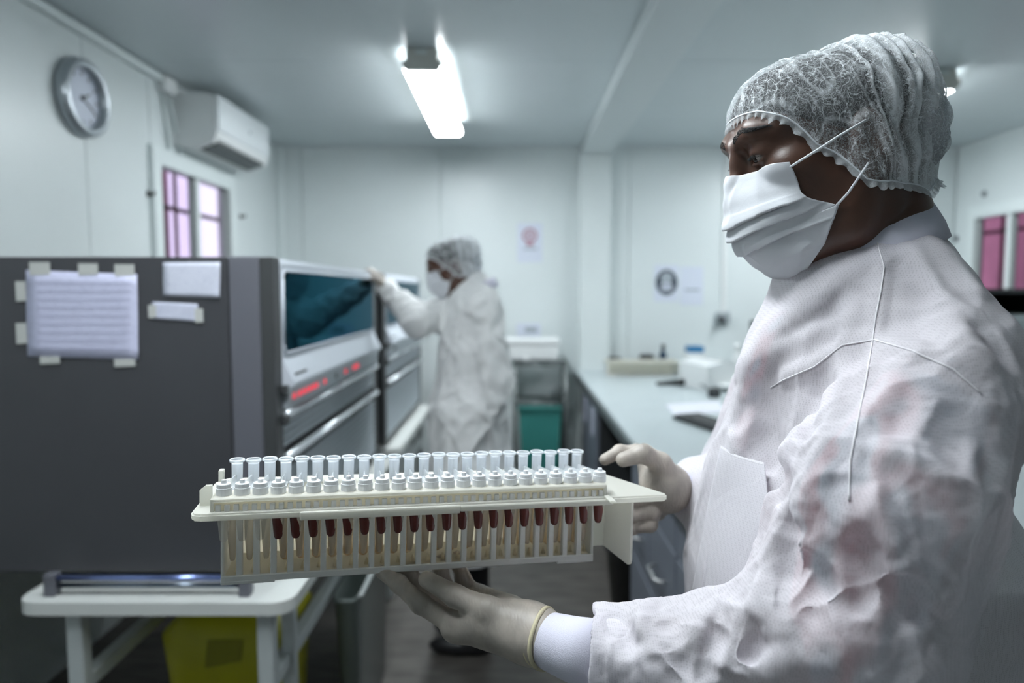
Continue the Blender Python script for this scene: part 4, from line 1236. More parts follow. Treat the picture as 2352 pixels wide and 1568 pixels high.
def shirt_mat():
    m = mat('patterned shirt', (0.3, 0.1, 0.1), 0.9)
    nt = m.node_tree; b = nt.nodes['Principled BSDF']
    tc = nt.nodes.new('ShaderNodeTexCoord')
    mp = nt.nodes.new('ShaderNodeMapping'); mp.inputs['Rotation'].default_value = (.3, .5, .2); mp.inputs['Scale'].default_value = (1, 1, .45)
    nt.links.new(tc.outputs['Object'], mp.inputs['Vector'])
    n = nt.nodes.new('ShaderNodeTexNoise'); n.inputs['Scale'].default_value = 19; n.inputs['Detail'].default_value = 1.5
    nt.links.new(mp.outputs['Vector'], n.inputs['Vector'])
    r = nt.nodes.new('ShaderNodeValToRGB'); cr = r.color_ramp
    cr.elements[0].position = .34; cr.elements[0].color = (.03, .09, .14, 1)
    cr.elements[1].position = .66; cr.elements[1].color = (.05, .16, .24, 1)
    for p, c in ((.42, (.30, .45, .52)), (.47, (.40, .04, .05)), (.54, (.50, .05, .07)), (.60, (.18, .06, .06))):
        e = cr.elements.new(p); e.color = (*c, 1)
    nt.links.new(n.outputs['Fac'], r.inputs['Fac']); nt.links.new(r.outputs['Color'], b.inputs['Base Color'])
    return m
M_shirt = shirt_mat()
M_trousers = mat('black trousers', (0.008, 0.008, 0.009), 0.8)
M_shoe = mat('black shoe', (0.010, 0.010, 0.011), 0.4)

# ================================================================== HEAD (own frame: forward, towards left ear, up; origin between the ears)
def head_mesh():
    s = SDF((-.125, -.098, -.205), (.15, .098, .155), .002)
    k = .02
    s.ell((-.010, 0, .042), (.094, .074, .061), k)
    s.ell((.044, 0, .050), (.050, .058, .050), .02)
    s.ell((-.060, 0, .030), (.043, .056, .050), .03)
    s.ell((.048, 0, -.018), (.050, .058, .066), .03)
    for g in (-1, 1):
        s.ell((.062, g * .046, .004), (.026, .020, .017), .02)
        s.chain([(.002, g * .058, -.035), (.030, g * .050, -.075), (.082, g * .020, -.092)], [.017, .017, .016], .03)
        s.ell((.035, g * .046, -.035), (.035, .018, .035), .03)
        s.chain([(.073, g * .050, .044), (.089, g * .034, .0485), (.095, g * .015, .045)], [.0055, .0060, .0060], .022)
    s.ell((.080, 0, -.088), (.022, .024, .018), .02)
    s.ell((.045, 0, -.065), (.046, .046, .036), .03)
    # nose
    s.chain([(.094, 0, .040), (.1005, 0, .025), (.110, 0, .003), (.114, 0, -.012)], [.0075, .0066, .0072, .0090], .012)
    s.ell((.113, 0, -.015), (.010, .012, .010), .008)
    for g in (-1, 1):
        s.ell((.103, g * .0125, -.019), (.010, .008, .009), .008)
    s.ell((.094, 0, -.052), (.012, .024, .016), .012)          # mouth
    # eye sockets and lids
    for g in (-1, 1):
        s.ell((.104, g * .033, .0260), (.0125, .0175, .0105), .014, 'sub')
        s.ell((.0835, g * .0325, .0265), (.0142, .0158, .0135), .006)
        s.chain([(.0885, g * .0180, .0325), (.0945, g * .0265, .0372), (.0925, g * .0375, .0368), (.082, g * .0470, .0315)], [.0022, .0026, .0026, .0022], .003)   # fold of the upper lid
        s.chain([(.0905, g * .0200, .0215), (.0960, g * .0300, .0172), (.0915, g * .0400, .0182), (.083, g * .0465, .0225)], [.0010, .0013, .0013, .0010], .004)
        s.ell((.0990, g * .0340, .0214), (.0120, .0140, .0036), .0015, 'sub')
        # ears
        s.ell((-.006, g * .076, .002), (.020, .009, .031), .008)
        s.ell((-.004, g * .084, .004), (.011, .006, .018), .006, 'sub')
    # neck
    s.cone((-.022, 0, -.020), (-.030, .0, -.185), .058, .064, .03)
    s.cone((.015, 0, -.06), (.002, 0, -.18), .040, .046, .03)
    for g in (-1, 1):
        s.cone((-.030, g * .056, -.020), (.012, g * .026, -.175), .013, .012, .015)
    # wrinkles of the eyelid, crease of the neck
    s.ridge([(.02, .056, -.11), (-.01, .060, -.085), (-.04, .058, -.075)], -.0018, .004)
    V_ = s
    return s
HEAD = head_mesh()
ME_HEAD = HEAD.mesh('head', 1)
def verts_of(me):
    V = np.empty(len(me.vertices) * 3, np.float32); me.vertices.foreach_get('co', V); return V.reshape(-1, 3)
def quads_of(me):
    F = np.empty(len(me.loops), np.int32); me.loops.foreach_get('vertex_index', F); return F.reshape(-1, 4)
HEAD_V, HEAD_F = verts_of(ME_HEAD), quads_of(ME_HEAD)
def xf(V, M):
    A = np.array(M)[:3, :3]; t = np.array(M)[:3, 3]
    return V @ A.T + t

# hair: a shell over the scalp
def hair_mesh():
    s = SDF((-.125, -.098, -.205), (.15, .098, .155), .003)
    s.ell((-.011, 0, .042), (.0985, .0785, .0665), .02)
    s.ell((.038, 0, .058), (.0545, .062, .052), .02)
    s.ell((-.060, 0, .028), (.047, .060, .054), .02)
    s.cone((-.062, 0, .0), (-.072, 0, -.050), .040, .022, .02)
    e = np.array((.096, 0, .078)) - np.array((-.105, 0, -.062)); nn = np.array((e[2], 0, -e[0])); nn /= np.linalg.norm(nn)
    s.cut((.096, 0, .078), nn)
    sl, p = s.sub(s.lo, s.lo + s.h * s.n); s.d[sl] += .0012 * noise3(p, 160, 3).astype(np.float32)
    return s
HAIR = hair_mesh()
ME_HAIR = HAIR.mesh('hair', 1)
HAIR_V, HAIR_F = verts_of(ME_HAIR), quads_of(ME_HAIR)

# hair net -----------------------------------------------------------------
def u_edge(f):
    return np.interp(f, [-.15, -.11, -.0624, .008, .0453, .066, .082, .0954, .12], [-.048, -.050, -.044, -.0216, .012, .051, .0670, .0725, .073])
def net_mesh(nphi=420, nt_=150, puff=1.0):
    ph = np.linspace(0, 2 * np.pi, nphi, endpoint=False)
    cc = np.array((-.008, 0, .046))
    c, sn = np.cos(ph), np.sin(ph)
    A = np.where(c > 0, .108, .108 + .026 * puff * np.clip(-c, 0, 1) ** 1.5)
    B = .0885
    Cz = .1035
    psi_e = np.full(nphi, 1.8)
    for _ in range(40):
        f = cc[0] + A * np.sin(psi_e) * c
        z = cc[2] + Cz * np.cos(psi_e)
        psi_e += np.clip((z - u_edge(f)) * 4, -.1, .1)
    psi_e = np.clip(psi_e, .5, 2.55)
    t = np.linspace(0, 1, nt_)                     # 0 edge, 1 apex
    PS = psi_e[None, :] * (1 - t[:, None] ** 1.0) + 0.0 * t[:, None]
    N = np.stack([np.sin(PS) * c, np.sin(PS) * sn, np.cos(PS)], -1)
    P = cc + N * np.stack([np.broadcast_to(A, PS.shape), np.full_like(PS, B), np.full_like(PS, Cz)], -1)
    # never closer than a few millimetres to the scalp
    dirs = P - cc; L0 = np.linalg.norm(dirs, axis=-1); dirs = dirs / L0[..., None]
    need = np.zeros_like(L0)
    for r_ in np.arange(.055, .150, .0015):
        q = (cc + dirs * r_).reshape(-1, 3)
        ins = (np.minimum(HEAD.val(q), HAIR.val(q)) < 0).reshape(L0.shape)
        need = np.where(ins, r_, need)
    Lm = np.maximum(L0 * .0, need + .0055 + .009 * puff * (np.clip(-c, 0, 1)[None, :] * np.sin(np.clip(PS, 0, 1.57))) ** 2)
    for _ in range(10):
        Lm[1:-1] = (Lm[:-2] + Lm[2:] + 2 * Lm[1:-1]) / 4; Lm = (np.roll(Lm, 1, 1) + np.roll(Lm, -1, 1) + 2 * Lm) / 4
    Lm[-6:] = Lm[-6:].mean()
    P = cc + dirs * Lm[..., None]
    f, s_, u = P[..., 0], P[..., 1], P[..., 2]
    D = np.zeros_like(PS); fold = np.zeros_like(PS)
    wig = .006 * noise3(P, 24, 5) + .004 * noise3(P, 60, 6)
    # bands of cloth running over the head from side to side
    for f0, slope, w, h, fd in ((-.040, .10, .0075, .0050, .55), (-.022, .05, .0014, .0028, .5), (-.058, .10, .0020, .0045, .5), (-.070, .18, .0030, .0060, .5), (-.088, .2, .004, .007, .45), (-.004, -.15, .0012, .0016, .32), (.022, -.2, .0010, .0012, .25), (.045, -.2, .0010, .0011, .22), (-.103, .2, .006, .006, .3)):
        x = f - (f0 + slope * (.09 - u)) - wig * .8
        g = np.exp(-(x / w) ** 2); D += h * g; fold += fd * g
    # gathers above the elastic
    tt = t[:, None]
    gat = np.sin(ph * 74 + 3 * noise3(P, 30, 8)) * np.exp(-tt / .16)
    back = np.clip(-c, 0, 1)[None, :] * np.sin(np.clip(PS, 0, 1.57)) ** 1.5
    D += .0016 * gat * (1 + 1.6 * back); fold += .22 * np.clip(gat, 0, 1) ** 3
    # crumples, looser towards the back
    rid = 1 - np.abs(noise3(P * np.array((1, 1, .5)), 46, 11)); rid2 = 1 - np.abs(noise3(P, 100, 12))
    D += (.0012 + .005 * back) * np.clip(rid - .55, 0, 1) + .0008 * np.clip(rid2 - .6, 0, 1)
    D += .010 * back * noise3(P, 17, 14) * np.clip(tt * 3, 0, 1) + .006 * back * np.clip(1 - np.abs(noise3(P, 30, 15)) - .6, 0, 1)
    fold += .38 * np.clip((rid - .86) * 7, 0, 1) + .20 * np.clip((rid2 - .88) * 8, 0, 1) + .55 * back ** 1.2 * np.clip(1.25 - tt * 1.6, 0, 1)
    D *= np.clip(tt * 12, 0.15, 1)
    P = P + N * D[..., None]
    V = P.reshape(-1, 3)
    F = []
    I = np.arange(nt_ * nphi).reshape(nt_, nphi)
    Q = np.stack([I[:-1], np.roll(I[:-1], -1, 1), np.roll(I[1:], -1, 1), I[1:]], -1).reshape(-1, 4)
    return V, Q, np.clip(fold, 0, .9).ravel(), P[0]
NET_V, NET_F, NET_A, NET_E = net_mesh()
def ruffle_mesh(E, depth=.0105, n=6):
    """small zigzag frill below the elastic"""
    m = len(E); cen = E.mean(0)
    out = E - cen; out[:, 2] = 0; out /= np.linalg.norm(out, axis=1)[:, None]
    tan = np.roll(E, -1, 0) - np.roll(E, 1, 0); tan /= np.linalg.norm(tan, axis=1)[:, None]
    dn = np.cross(tan, out); dn /= np.linalg.norm(dn, axis=1)[:, None]
    dn *= np.where(dn[:, 2:3] > 0, -1, 1)
    a = np.arange(m) * 2 * np.pi / m
    zig = np.abs(((a * 62 / (2 * np.pi)) % 1) * 2 - 1); zz = .40 + .75 * zig * (.75 + .5 * noise3(E, 90, 21))
    rows = []
    for j in range(n + 1):
        t = j / n
        wave = np.sin(a * 62 + 1.5 * noise3(E, 50, 22)) * .0024 * t
        rows.append(E + dn * (depth * t * zz)[:, None] + out * (.0010 + wave + .0015 * t)[:, None])
    V = np.stack(rows).reshape(-1, 3)
    I = np.arange((n + 1) * m).reshape(n + 1, m)
    Q = np.stack([I[:-1], np.roll(I[:-1], -1, 1), np.roll(I[1:], -1, 1), I[1:]], -1).reshape(-1, 4)
    return V, Q
RUF_V, RUF_F = ruffle_mesh(NET_E)

# slack cloth bunched at the back of the net
M_bunch = fabric('bunched net', (0.80, 0.84, 0.88), 0.70, 0.35, veins=0.45, vsc=55)
def bunch_mesh(nu=140, nv=70):
    a = np.linspace(0, 2 * np.pi, nu, endpoint=False); b = np.linspace(-1.45, 1.45, nv)
    A, B = np.meshgrid(a, b)
    N = np.stack([np.cos(B) * np.cos(A), np.cos(B) * np.sin(A), np.sin(B)], -1)
    P = np.array((-.080, 0, .008)) + N * np.array((.036, .066, .058))
    q = P.reshape(-1, 3)
    D = .008 * noise3(q, 26, 91) + .45 * np.minimum(crumple(q, .022, 93, (1, 1, .5)), .010) - .002 + .002 * np.sin(A.ravel() * 40 + 4 * noise3(q, 30, 95))
    V = q + N.reshape(-1, 3) * D[:, None]
    I = np.arange(nv * nu).reshape(nv, nu)
    return V, np.stack([I[:-1], np.roll(I[:-1], -1, 1), np.roll(I[1:], -1, 1), I[1:]], -1).reshape(-1, 4)
BUN_V, BUN_F = bunch_mesh()
# face mask ----------------------------------------------------------------
def mask_mesh(nv=120, nw=121):
    v = np.linspace(0, 1, nv)
    cv = [0, .18, .36, .55, .80, 1.0]
    fc = np.interp(v, cv, [.1125, .1265, .1295, .1270, .1060, .0830]); uc = np.interp(v, cv, [.0120, -.012, -.038, -.063, -.0935, -.110])
    # smooth the centre profile
    ker = np.hanning(25); ker /= ker.sum()
    sm = lambda x: np.convolve(np.pad(x, 12, mode='reflect', reflect_type='odd'), ker, 'valid')
    fc, uc = sm(fc), sm(uc)
    ev = [0, .30, .38, .46, .56, .80, 1.0]
    fe = np.interp(v, ev, [.0690, .0720, .0680, .0600, .0400, .0600, .0770]); se = np.interp(v, ev, [.0615, .0665, .0690, .0700, .0700, .0620, .0420]); ue = np.interp(v, ev, [.0040, -.0270, -.0345, -.0400, -.0500, -.0840, -.1070])
    pw = np.interp(v, [0, .2, .5, 1], [1.25, 1.7, 2.3, 2.4])
    w = np.linspace(-1, 1, nw)
    a = np.abs(w)[None, :]
    sh = a ** pw[:, None]
    f = fc[:, None] + (fe - fc)[:, None] * sh
    s = se[:, None] * np.sign(w)[None, :] * np.where(v[:, None] < .3, a ** .95, a ** .9)
    u = uc[:, None] + (ue - uc)[:, None] * a ** 1.15
    P = np.stack([f, s, u], -1)
    du = np.gradient(P, axis=1); dv = np.gradient(P, axis=0)
    N = np.cross(du, dv); N /= np.linalg.norm(N, axis=-1, keepdims=True) + 1e-9
    N *= np.where(N[..., 0:1] * np.ones_like(N[..., 0:1]) < 0, -1, 1)
    # pleats: each strip laps over the next, opening towards the middle
    D = np.zeros_like(f)
    wave = .025 * noise3(P, 26, 31)
    for v0, dep, wd in ((.37, .0050, .17), (.50, .0052, .17), (.64, .0050, .16)):
        x = v[:, None] + wave * .7 + .07 * (1 - a) * (v0 - .5) * 2 - v0
        D += dep * np.where(x < 0, np.exp(-(x / (wd * .55)) ** 2), 0) * (1 - .35 * a)
        D -= .0022 * np.where(x >= 0, np.exp(-(x / .03) ** 2), 0)
    D += .0022 * noise3(P, 30, 33) + .0016 * np.clip(1 - np.abs(noise3(P, 44, 34)) - .55, 0, 1) * 2
    D += .0045 * np.exp(-((v[:, None] - .75) / .16) ** 2) * np.exp(-((a - .45) / .3) ** 2)
    D *= np.clip((1 - a) * 7, .15, 1) * np.clip(v[:, None] * 10, .2, 1) * np.clip((1 - v[:, None]) * 10, .2, 1)
    P = P + N * D[..., None]
    for _ in range(3):                      # lies on the face, never inside it
        gap = HEAD.val(P.reshape(-1, 3)).reshape(P.shape[:2])
        push = np.clip(.0022 - gap, 0, .02)
        for _k in range(3):
            push[1:-1] = np.maximum(push[1:-1], (push[:-2] + push[2:]) / 2); push[:, 1:-1] = np.maximum(push[:, 1:-1], (push[:, :-2] + push[:, 2:]) / 2)
        P = P + N * push[..., None]
    V = P.reshape(-1, 3); I = np.arange(nv * nw).reshape(nv, nw)
    Q = np.stack([I[:-1, :-1], I[:-1, 1:], I[1:, 1:], I[1:, :-1]], -1).reshape(-1, 4)
    return V, Q, P, N
MASK_V, MASK_F, MASK_P, MASK_N = mask_mesh()
def mask_stitches():
    """short pressed dashes along the edges of the mask"""
    mb = MB(); nv, nw = MASK_P.shape[:2]
    def dash(i, j, di, dj):
        i2, j2 = i + di, j + dj
        if not (0 <= i < nv and 0 <= i2 < nv and 0 <= j < nw and 0 <= j2 < nw): return
        p, q = Vector(MASK_P[i, j]), Vector(MASK_P[i2, j2]); n = Vector(MASK_N[i, j])
        t = (q - p); L = t.length
        if L < 1e-6: return
        t.normalize(); b = n.cross(t).normalized() * .00035
        e = t * .0009
        c0 = (p + q) / 2 + n * .0003
        mb.add([c0 - e - b, c0 + e - b, c0 + e + b, c0 - e + b], [(0, 1, 2, 3)])
    for i in (3, 16, 19, nv - 5, nv - 8):
        for j in range(4, nw - 4, 2): dash(i, j, 0, 1)
    for j in (nw - 3, nw - 6, 2, 5):
        for i in range(4, nv - 4, 1): dash(i, j, 1, 0)
    return mb
STITCH = mask_stitches()

def strands(paths, r0, n=5):
    mb = MB()
    for p in paths:
        mb.tube(p, [r0 * (1 - .75 * i / (len(p) - 1)) for i in range(len(p))], n)
    return mb
def on_face(f, s, u, lift=.0003):
    fs = np.arange(.125, .04, -.0008); P = np.stack([fs, np.full_like(fs, s), np.full_like(fs, u)], 1)
    k = np.nonzero(HEAD.val(P) < 0)[0]
    return Vector((fs[k[0]] + lift if len(k) else f, s, u))
def brow_paths(g, rnd):
    out = []
    for k in range(260):
        t = rnd.random(); w_ = rnd.uniform(-1, 1)
        f = np.interp(t, [0, .5, 1], [.1065, .1005, .080]); s = np.interp(t, [0, .5, 1], [.014, .034, .0535]); u = np.interp(t, [0, .5, 1], [.0480, .0545, .0490])
        u += w_ * np.interp(t, [0, .4, 1], [.0036, .0034, .0012])
        p = on_face(f, g * s, u); d = Vector((-.0025 - .003 * t, g * .0052, .0016 - .004 * t + w_ * -.001))
        out.append([p, p + d * .5 + Vector((.0007, 0, 0)), p + d])
    return out
def lash_paths(g, rnd):
    out = []
    for k in range(34):
        t = k / 33
        f = np.interp(t, [0, .5, 1], [.0915, .0975, .0865]); s = np.interp(t, [0, .5, 1], [.0225, .0320, .0450]); u = np.interp(t, [0, .5, 1], [.0250, .0262, .0242])
        p = Vector((f, g * s, u)); d = Vector((.0052, g * .0026 * (t - .2), -.0030 + rnd.uniform(-.0006, .0006)))
        out.append([p, p + d * .55 + Vector((0, 0, -.0008)), p + d])
    return out

def head_parts(person, M, detail=True):
    """hair, net, mask and eyes of a person whose head frame is M"""
    part('hair', mesh_np('hair', xf(HAIR_V, M), HAIR_F), M_hair, person)
    me = mesh_np('hair_net', xf(NET_V, M), NET_F)
    at_ = me.attributes.new('fold', 'FLOAT', 'POINT'); at_.data.foreach_set('value', NET_A.astype(np.float32))
    net = part('hair_net', me, M_net, person, 'white crinkled see-through hair net')
    part('frill', mesh_np('frill', xf(RUF_V, M), RUF_F), M_ruffle, net)
    bu = part('gathered_cloth', mesh_np('gathered_cloth', xf(BUN_V, M), BUN_F), M_bunch, net)
    el = NET_E[::4]
    mb = MB().tube([M @ Vector(p * np.array((1.006, 1.006, 1)) + np.array((0, 0, .0))) for p in list(el) + [el[0]]], .0011, 6)
    part('elastic', mb, M_strap, net)
    mk = part('face_mask', mesh_np('face_mask', xf(MASK_V, M), MASK_F), M_mask, person, 'white pleated surgical face mask')
    so = mk.modifiers.new('thickness', 'SOLIDIFY'); so.thickness = .0008; so.offset = -1
    if detail:
        st = MB(); st.add([M @ Vector(p) for p in STITCH.v], STITCH.f)
        o = part('seam_dashes', st, M_stitch, mk, kind='stuff')
    for g in (-1, 1):
        a, b = Vector(MASK_P[6, -2 if g > 0 else 1]), Vector(MASK_P[66, -2 if g > 0 else 1])
        # upper tie runs to the cap above the ear, lower tie to the cap behind the ear
        A1, A2 = Vector((.030, g * .0850, .0135)), Vector((.002, g * .0905, .0200))
        part('strap', MB().tube([M @ a, M @ a.lerp(A1, .5) + Vector((0, 0, 0)) + (M.to_3x3() @ Vector((0, g * .004, 0))), M @ A1, M @ A2], .0013, 8), M_strap, mk)
        B1, B2 = Vector((.022, g * .0800, -.034)), Vector((.008, g * .0850, -.0205))
        part('strap', MB().tube([M @ b, M @ b.lerp(B1, .5) + (M.to_3x3() @ Vector((0, g * .004, 0))), M @ B1, M @ B2], .0013, 8), M_strap, mk)
    rnd = random.Random(4)
    for g in (-1, 1):
        ce = M @ Vector((.0842, g * .0332, .0250))
        R3 = M.to_3x3()
        ey = MB().lathe([(.0001, -.0125), (.006, -.011), (.0105, -.0065), (.0125, 0), (.0105, .0065), (.006, .011), (.0001, .0125)], 20, Matrix.Translation(ce))
        e = part('eye', ey, M_eye, person)
        d = (R3 @ Vector((.95, -g * .16, -.22))).normalized()
        q = Vector((0, 0, 1)).rotation_difference(d).to_matrix().to_4x4()
        part('iris', MB().lathe([(.0001, .0130), (.0035, .0127), (.0068, .0110), (.0068, .0098)], 20, Matrix.Translation(ce) @ q, closed=False), M_iris, e)
        if detail:
            o = part('eyebrow', MB(), None, person) if False else None
            bm_ = strands(brow_paths(g, rnd), .00060); bm_.v = [tuple(M @ Vector(p)) for p in bm_.v]
            part('eyebrow', bm_, M_hair, person, kind='stuff')
            lm = strands(lash_paths(g, rnd), .00030); lm.v = [tuple(M @ Vector(p)) for p in lm.v]
            part('eyelashes', lm, M_hair, person, kind='stuff')
    return net, mk

# ================================================================== FOREGROUND MAN
man = thing('person', 'man in white gown, hair net and mask holding the tube rack', 'person', (.42, .79, 0))
PH_ = math.radians(18)
HO = Vector((.356, .775, 1.650))
fv, sv, uv = Vector((-math.cos(PH_), 0, -math.sin(PH_))), Vector((0, -1, 0)), Vector((-math.sin(PH_), 0, math.cos(PH_)))
MH = Matrix(((fv.x, sv.x, uv.x, HO.x), (fv.y, sv.y, uv.y, HO.y), (fv.z, sv.z, uv.z, HO.z), (0, 0, 0, 1)))

# joints of the arms
SH_N, EL_N, WR_N = (.395, .630, 1.400), (.303, .600, 1.175), (.020, .706, 1.135)
SH_F, EL_F, WR_F = (.420, .975, 1.420), (.345, 1.010, 1.190), (.204, .898, 1.238)

def torso_sdf(s, off, arms=True):
    """trunk and arms; off grows or shrinks the cloth layer"""
    o = off
    s.ell((.405, .795, 1.335), (.112 + o, .188 + o, .22 + o), .05)
    s.ell((.375, .805, 1.06), (.135 + o, .185 + o, .30 + o), .07)
    s.cone((.415, .640, 1.410), (.415, .950, 1.410), .042 + o, .042 + o, .035)
    s.ell((.435, .79, 1.380), (.062 + o, .160 + o, .095 + o), .035)
    for y, g in ((.775 - .03, -1), (.775 + .03, 1)):
        s.cone((.425, .780 + g * .02, 1.530), (.425, .785 + g * .14, 1.440), .034 + o, .040 + o, .03)
    return s

# skin: one continuous body, head to arms
bs = SDF((.0, .45, .95), (.60, 1.12, 1.60), .006)
torso_sdf(bs, -.016)
bs.cone((.400, .780, 1.60), (.430, .785, 1.45), .056, .064, .03)
bs.chain([SH_N, EL_N, (.06, .680, 1.136), WR_N], [.050, .040, .022, .021], .02)
bs.chain([SH_F, EL_F, WR_F], [.050, .040, .021], .02)
bme = bs.mesh('torso', 1)
V = np.concatenate([xf(HEAD_V, MH), verts_of(bme)]); F = np.concatenate([HEAD_F, quads_of(bme) + len(HEAD_V)])
part('body', mesh_np('body', V, F), M_skin, man)
net_o, mask_o = head_parts(man, MH)

# patterned shirt under the gown
ss = SDF((.10, .44, .95), (.62, 1.12, 1.57), .007)
torso_sdf(ss, -.022)
ss.chain([SH_N, (.335, .612, 1.305), EL_N], [.050, .062, .052], .02)
ss.chain([SH_F, (.38, .99, 1.30)], [.062, .060], .03)
sme = ss.mesh('shirt', 1)
shirt = part('shirt', sme, M_shirt, man, 'red and blue patterned shirt showing faintly through the gown')

# ---- gown ---------------------------------------------------------------
gs = SDF((.03, .42, .97), (.63, 1.12, 1.60), .0028)
torso_sdf(gs, .010)
gs.ell((.352, .80, 1.16), (.128, .170, .20), .05)
gs.chain([(.465, .80, 1.30), (.480, .79, 1.18), (.480, .79, 1.02)], [.060, .105, .12], .05)      # loose back                           # loose front
gs.chain([(.352, .775, 1.525), (.325, .79, 1.42), (.295, .80, 1.30)], [.040, .046, .05], .04)
gs.ell((.405, .782, 1.515), (.082, .090, .045), .03); gs.ell((.434, .782, 1.530), (.046, .068, .036), .025)
tr_d = gs.d.copy()   # front placket standing off the chest
gs.chain([(.395, .630, 1.395), (.332, .605, 1.312), (.303, .600, 1.190)], [.074, .092, .088], .014)
gs.chain([(.303, .600, 1.185), (.180, .635, 1.140), (.076, .668, 1.133)], [.086, .056, .0460], .030)
gs.chain([(.42, .985, 1.42), (.345, 1.01, 1.21), (.262, .925, 1.226)], [.072, .062, .046], .03)
BASE = gs
def H_(*pts): return [gs0.hit(x, y) for x, y in pts]
# copy of the smooth garment for placing folds
gs0 = SDF.__new__(SDF); gs0.lo, gs0.h, gs0.n, gs0.d = gs.lo, gs.h, gs.n, gs.d.copy()
def fold(pts, h, w, sharp=True): gs.ridge(H_(*pts), h * (1.45 if sharp else 1.2), w * (1.0 if sharp else .85), sharp)
gt0 = SDF.__new__(SDF); gt0.lo, gt0.h, gt0.n, gt0.d = gs.lo, gs.h, gs.n, tr_d

# sleeve hangs apart from the front of the trunk
fold([(1763, 830), (1757, 911), (1757, 996), (1770, 1057), (1784, 1110), (1800, 1150), (1808, 1230), (1806, 1330), (1800, 1385)], -.020, .016, False)
fold([(1700, 866), (1725, 835), (1763, 816), (1824, 785), (1897, 743)], .007, .012, False)
fold([(1745, 905), (1800, 870), (1870, 842), (1935, 790), (2008, 778), (2092, 802), (2188, 845), (2265, 915), (2292, 1010)], .0045, .005)
fold([(2014, 548), (2031, 613), (2023, 670), (2010, 735), (2004, 785), (1989, 873), (1970, 969), (1953, 1057), (1949, 1177), (1946, 1290), (1947, 1379), (1959, 1425)], .0042, .0042)
fold([(1954, 678), (1949, 778), (1935, 843), (1912, 931), (1897, 1026), (1892, 1090), (1901, 1177)], .0075, .009)
fold([(1925, 700), (1915, 800), (1880, 900), (1850, 1010), (1840, 1080)], -.006, .014, False)
fold([(2173, 705), (2207, 766), (2245, 823), (2278, 892), (2290, 977)], .012, .010)
fold([(2215, 740), (2265, 800), (2305, 860), (2330, 930)], -.006, .016, False)
fold([(1957, 1018), (2062, 1049), (2139, 1088), (2217, 1138)], .006, .009)
fold([(1965, 1050), (2055, 1085), (2130, 1125)], -.004, .014, False)
fold([(1786, 1131), (1817, 1154), (1850, 1150), (1887, 1131)], .008, .008)
fold([(1817, 1154), (1840, 1200), (1870, 1205), (1900, 1188)], .007, .008)
fold([(1800, 1165), (1830, 1215), (1850, 1240)], -.008, .012, False)
fold([(1895, 1205), (1960, 1185), (2000, 1190), (2013, 1200), (2031, 1240), (2026, 1309), (2014, 1425), (2002, 1540)], .012, .010)
fold([(1975, 1240), (1985, 1320), (1980, 1420)], -.010, .016, False)
fold([(2062, 1262), (2120, 1328), (2185, 1405)], .009, .010)
fold([(2060, 1310), (2100, 1380), (2120, 1450)], -.012, .022, False)
fold([(1817, 1231), (1864, 1255), (1926, 1321), (1944, 1379)], .010, .010)
fold([(1840, 1275), (1885, 1320), (1905, 1370)], -.010, .014, False)
fold([(1830, 1210), (1822, 1290), (1808, 1345), (1830, 1395), (1870, 1415), (1940, 1380)], .010, .011)
fold([(1860, 1390), (1875, 1450), (1840, 1490)], -.009, .013, False)
fold([(1727, 1385), (1712, 1430), (1697, 1470), (1668, 1562)], .013, .010)
fold([(1727, 1385), (1765, 1396), (1806, 1394)], .010, .010)
fold([(1655, 1440), (1610, 1500), (1570, 1560)], -.012, .016, False)
fold([(1750, 1420), (1735, 1470), (1715, 1520)], -.010, .012, False)
fold([(1806, 1392), (1817, 1445), (1840, 1491), (1907, 1462), (1957, 1425)], .012, .010)
fold([(1678, 1545), (1790, 1518), (1907, 1515), (1978, 1466)], .012, .011)
fold([(1700, 1515), (1790, 1480), (1830, 1500)], -.007, .012, False)
fold([(1860, 1500), (1930, 1480), (1965, 1450)], -.007, .010, False)
fold([(1480, 1412), (1500, 1460), (1512, 1520)], .007, .008)
fold([(1520, 1420), (1560, 1470), (1560, 1540)], -.005, .014, False)
fold([(1352, 1412), (1398, 1485), (1452, 1545)], .008, .008)
fold([(1400, 1400), (1420, 1440), (1475, 1500)], -.006, .012, False)
fold([(1600, 1425), (1580, 1475), (1530, 1540)], .008, .010)
# front of the chest
fold([(1966, 605), (1901, 674), (1824, 728), (1767, 778), (1715, 843), (1694, 957)], .006, .010)
fold([(1990, 640), (1930, 690), (1850, 760), (1790, 800)], -.006, .014, False)
fold([(1974, 632), (1940, 665), (1863, 700), (1817, 740)], .005, .008)
fold([(1702, 866), (1706, 938), (1690, 1007)], -.004, .006)
fold([(1756, 945), (1729, 975), (1694, 1010), (1680, 1060)], .005, .007)
fold([(2090, 560), (2130, 620), (2180, 690)], .005, .010, False)
fold([(2125, 540), (2190, 610), (2260, 690)], .005, .008)
fold([(2040, 600), (2100, 640), (2150, 700)], -.004, .014, False)
fold([(2060, 830), (2040, 900), (2020, 960)], .005, .014, False)
fold([(2150, 900), (2120, 980), (2110, 1040)], .005, .016, False)
fold([(2230, 1000), (2240, 1100), (2215, 1200), (2180, 1290)], .006, .014, False)
fold([(2080, 1120), (2130, 1190), (2190, 1250)], .006, .012, False)
fold([(1640, 1030), (1625, 1100), (1600, 1200)], .004, .008, False)
# small crumples everywhere
sl, p = gs.sub(gs.lo, gs.lo + gs.h * gs.n)
band = np.abs(gs.d[sl]) < .03
q_ = p[band]
cr = np.clip(1 - np.abs(noise3(q_ * np.array((1., 1., .7)), 11, 41)) - .45, 0, 1) * .005 - .001
dd = gs.d[sl]; dd[band] -= cr.astype(np.float32); gs.d[sl] = dd
